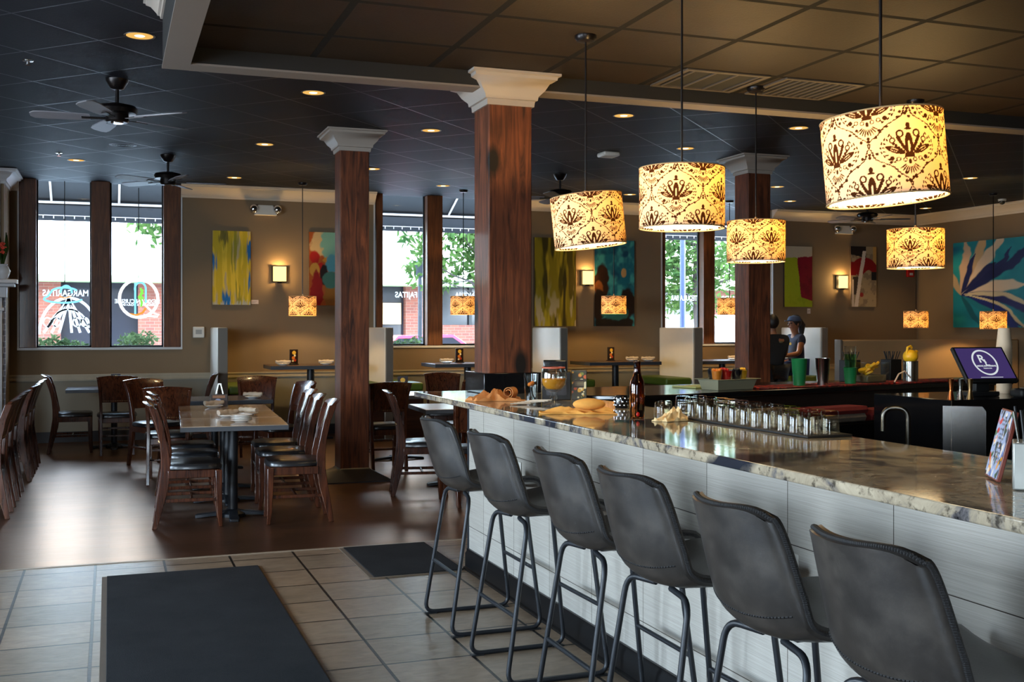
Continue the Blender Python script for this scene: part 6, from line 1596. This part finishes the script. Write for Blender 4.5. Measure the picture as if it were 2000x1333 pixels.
S = grow(('pel', 'wst', 'chs', 'sl', 'sr'), .018); S['nb'] = (J['nb'][0], (.09, .08)); S['ul'] = ((-.222, .07, 1.2), .078); S['ur'] = ((.232, .07, 1.2), .078)
skin_fig('t_shirt', S, [('pel', 'wst'), ('wst', 'chs'), ('chs', 'nb'), ('chs', 'sl'), ('sl', 'ul'), ('chs', 'sr'), ('sr', 'ur')], M['blackcloth'], mn)
S = grow(('pel', 'hl', 'kl', 'al', 'hr', 'kr', 'ar'), .014)
skin_fig('trousers', S, [('pel', 'hl'), ('hl', 'kl'), ('kl', 'al'), ('pel', 'hr'), ('hr', 'kr'), ('kr', 'ar')], M['blackmatt'], mn)
MB().sphere((0, .045, 1.585), .108, 18, 12, None, (.9, 1.0, 1.05)).build('hair', M['hair'], mn)
head(mn, (0, .085, 1.545), (0, 1, 0), M['hair'])
MB().sphere((.055, -.104, 1.285), .034, 12, 8, None, (1, .22, .45)).build('back_print', mat('print_khaki', rgb(104, 92, 66), .7), mn)
for s in (-1, 1):
    MB().loft([[(s * .125 - w, y, z0), (s * .125 + w, y, z0), (s * .125 + w * .9, y, z1), (s * .125 - w * .9, y, z1)] for y, w, z0, z1 in ((-.07, .04, .001, .09), (.03, .047, .001, .09), (.12, .047, .001, .06), (.18, .03, .001, .035))]).build('shoe', M['blackcloth'], mn)

# ================================================================== CAMERA, SKY, LIGHT
cam = bpy.data.cameras.new('camera'); co = bpy.data.objects.new('camera', cam); COL.objects.link(co)
co.location = (0, 0, 1.5); co.rotation_euler = (PI / 2, 0, -math.atan(787 / 2150))
cam.sensor_width = 36; cam.sensor_fit = 'HORIZONTAL'; cam.lens = 2150 / 2000 * 36; cam.shift_y = -26.5 / 2000
cam.clip_start = .05; cam.clip_end = 300; SC.camera = co
w = bpy.data.worlds.new('sky'); SC.world = w; w.use_nodes = True; nt = w.node_tree; nt.nodes.clear()
o_ = nt.nodes.new('ShaderNodeOutputWorld'); bg = nt.nodes.new('ShaderNodeBackground')
tc = nt.nodes.new('ShaderNodeTexCoord'); sx_ = nt.nodes.new('ShaderNodeSeparateXYZ'); cr_ = nt.nodes.new('ShaderNodeValToRGB')
cr_.color_ramp.elements[0].position = .45; cr_.color_ramp.elements[0].color = (.50, .58, .66, 1)
cr_.color_ramp.elements[1].position = .75; cr_.color_ramp.elements[1].color = (.46, .70, 1, 1)
e_ = cr_.color_ramp.elements.new(.52); e_.color = (.74, .88, 1, 1)
mp_ = nt.nodes.new('ShaderNodeMapRange'); mp_.inputs['From Min'].default_value = -1
nt.links.new(tc.outputs['Generated'], sx_.inputs[0]); nt.links.new(sx_.outputs[2], mp_.inputs['Value']); nt.links.new(mp_.outputs[0], cr_.inputs[0])
nt.links.new(cr_.outputs[0], bg.inputs[0]); bg.inputs[1].default_value = SKY; nt.links.new(bg.outputs[0], o_.inputs[0])
def portal(loc, rot, sx, sy):
    L = bpy.data.lights.new('window_portal', 'AREA'); L.shape = 'RECTANGLE'; L.size = sx; L.size_y = sy; L.cycles.is_portal = True
    o = bpy.data.objects.new('window_portal', L); COL.objects.link(o); o.location = loc; o.rotation_euler = rot
for a, b, _, _ in OPEN: portal(((a + b) / 2, YG + .01, (SILL + ZO) / 2), (-PI / 2, 0, 0), b - a, ZO - SILL)
for a, b in LOP: portal((XL - .26, (a + b) / 2, 1.775), (0, -PI / 2, 0), 1.95, b - a)
for a, b in FOP: portal(((a + b) / 2, YB - .26, 1.75), (PI / 2, 0, 0), b - a, 2.5)
SC.view_settings.view_transform = 'Standard'; SC.view_settings.look = 'None'; SC.view_settings.gamma = 1
SC.view_settings.use_curve_mapping = False; SC.view_settings.exposure = EXPO
cy = SC.cycles
cy.max_bounces = 10; cy.diffuse_bounces = 4; cy.glossy_bounces = 4; cy.transmission_bounces = 8; cy.transparent_max_bounces = 16
cy.sample_clamp_indirect = 6; cy.caustics_reflective = False; cy.caustics_refractive = False; cy.use_denoising = True
try: cy.denoiser = 'OPENIMAGEDENOISE'
except Exception: pass
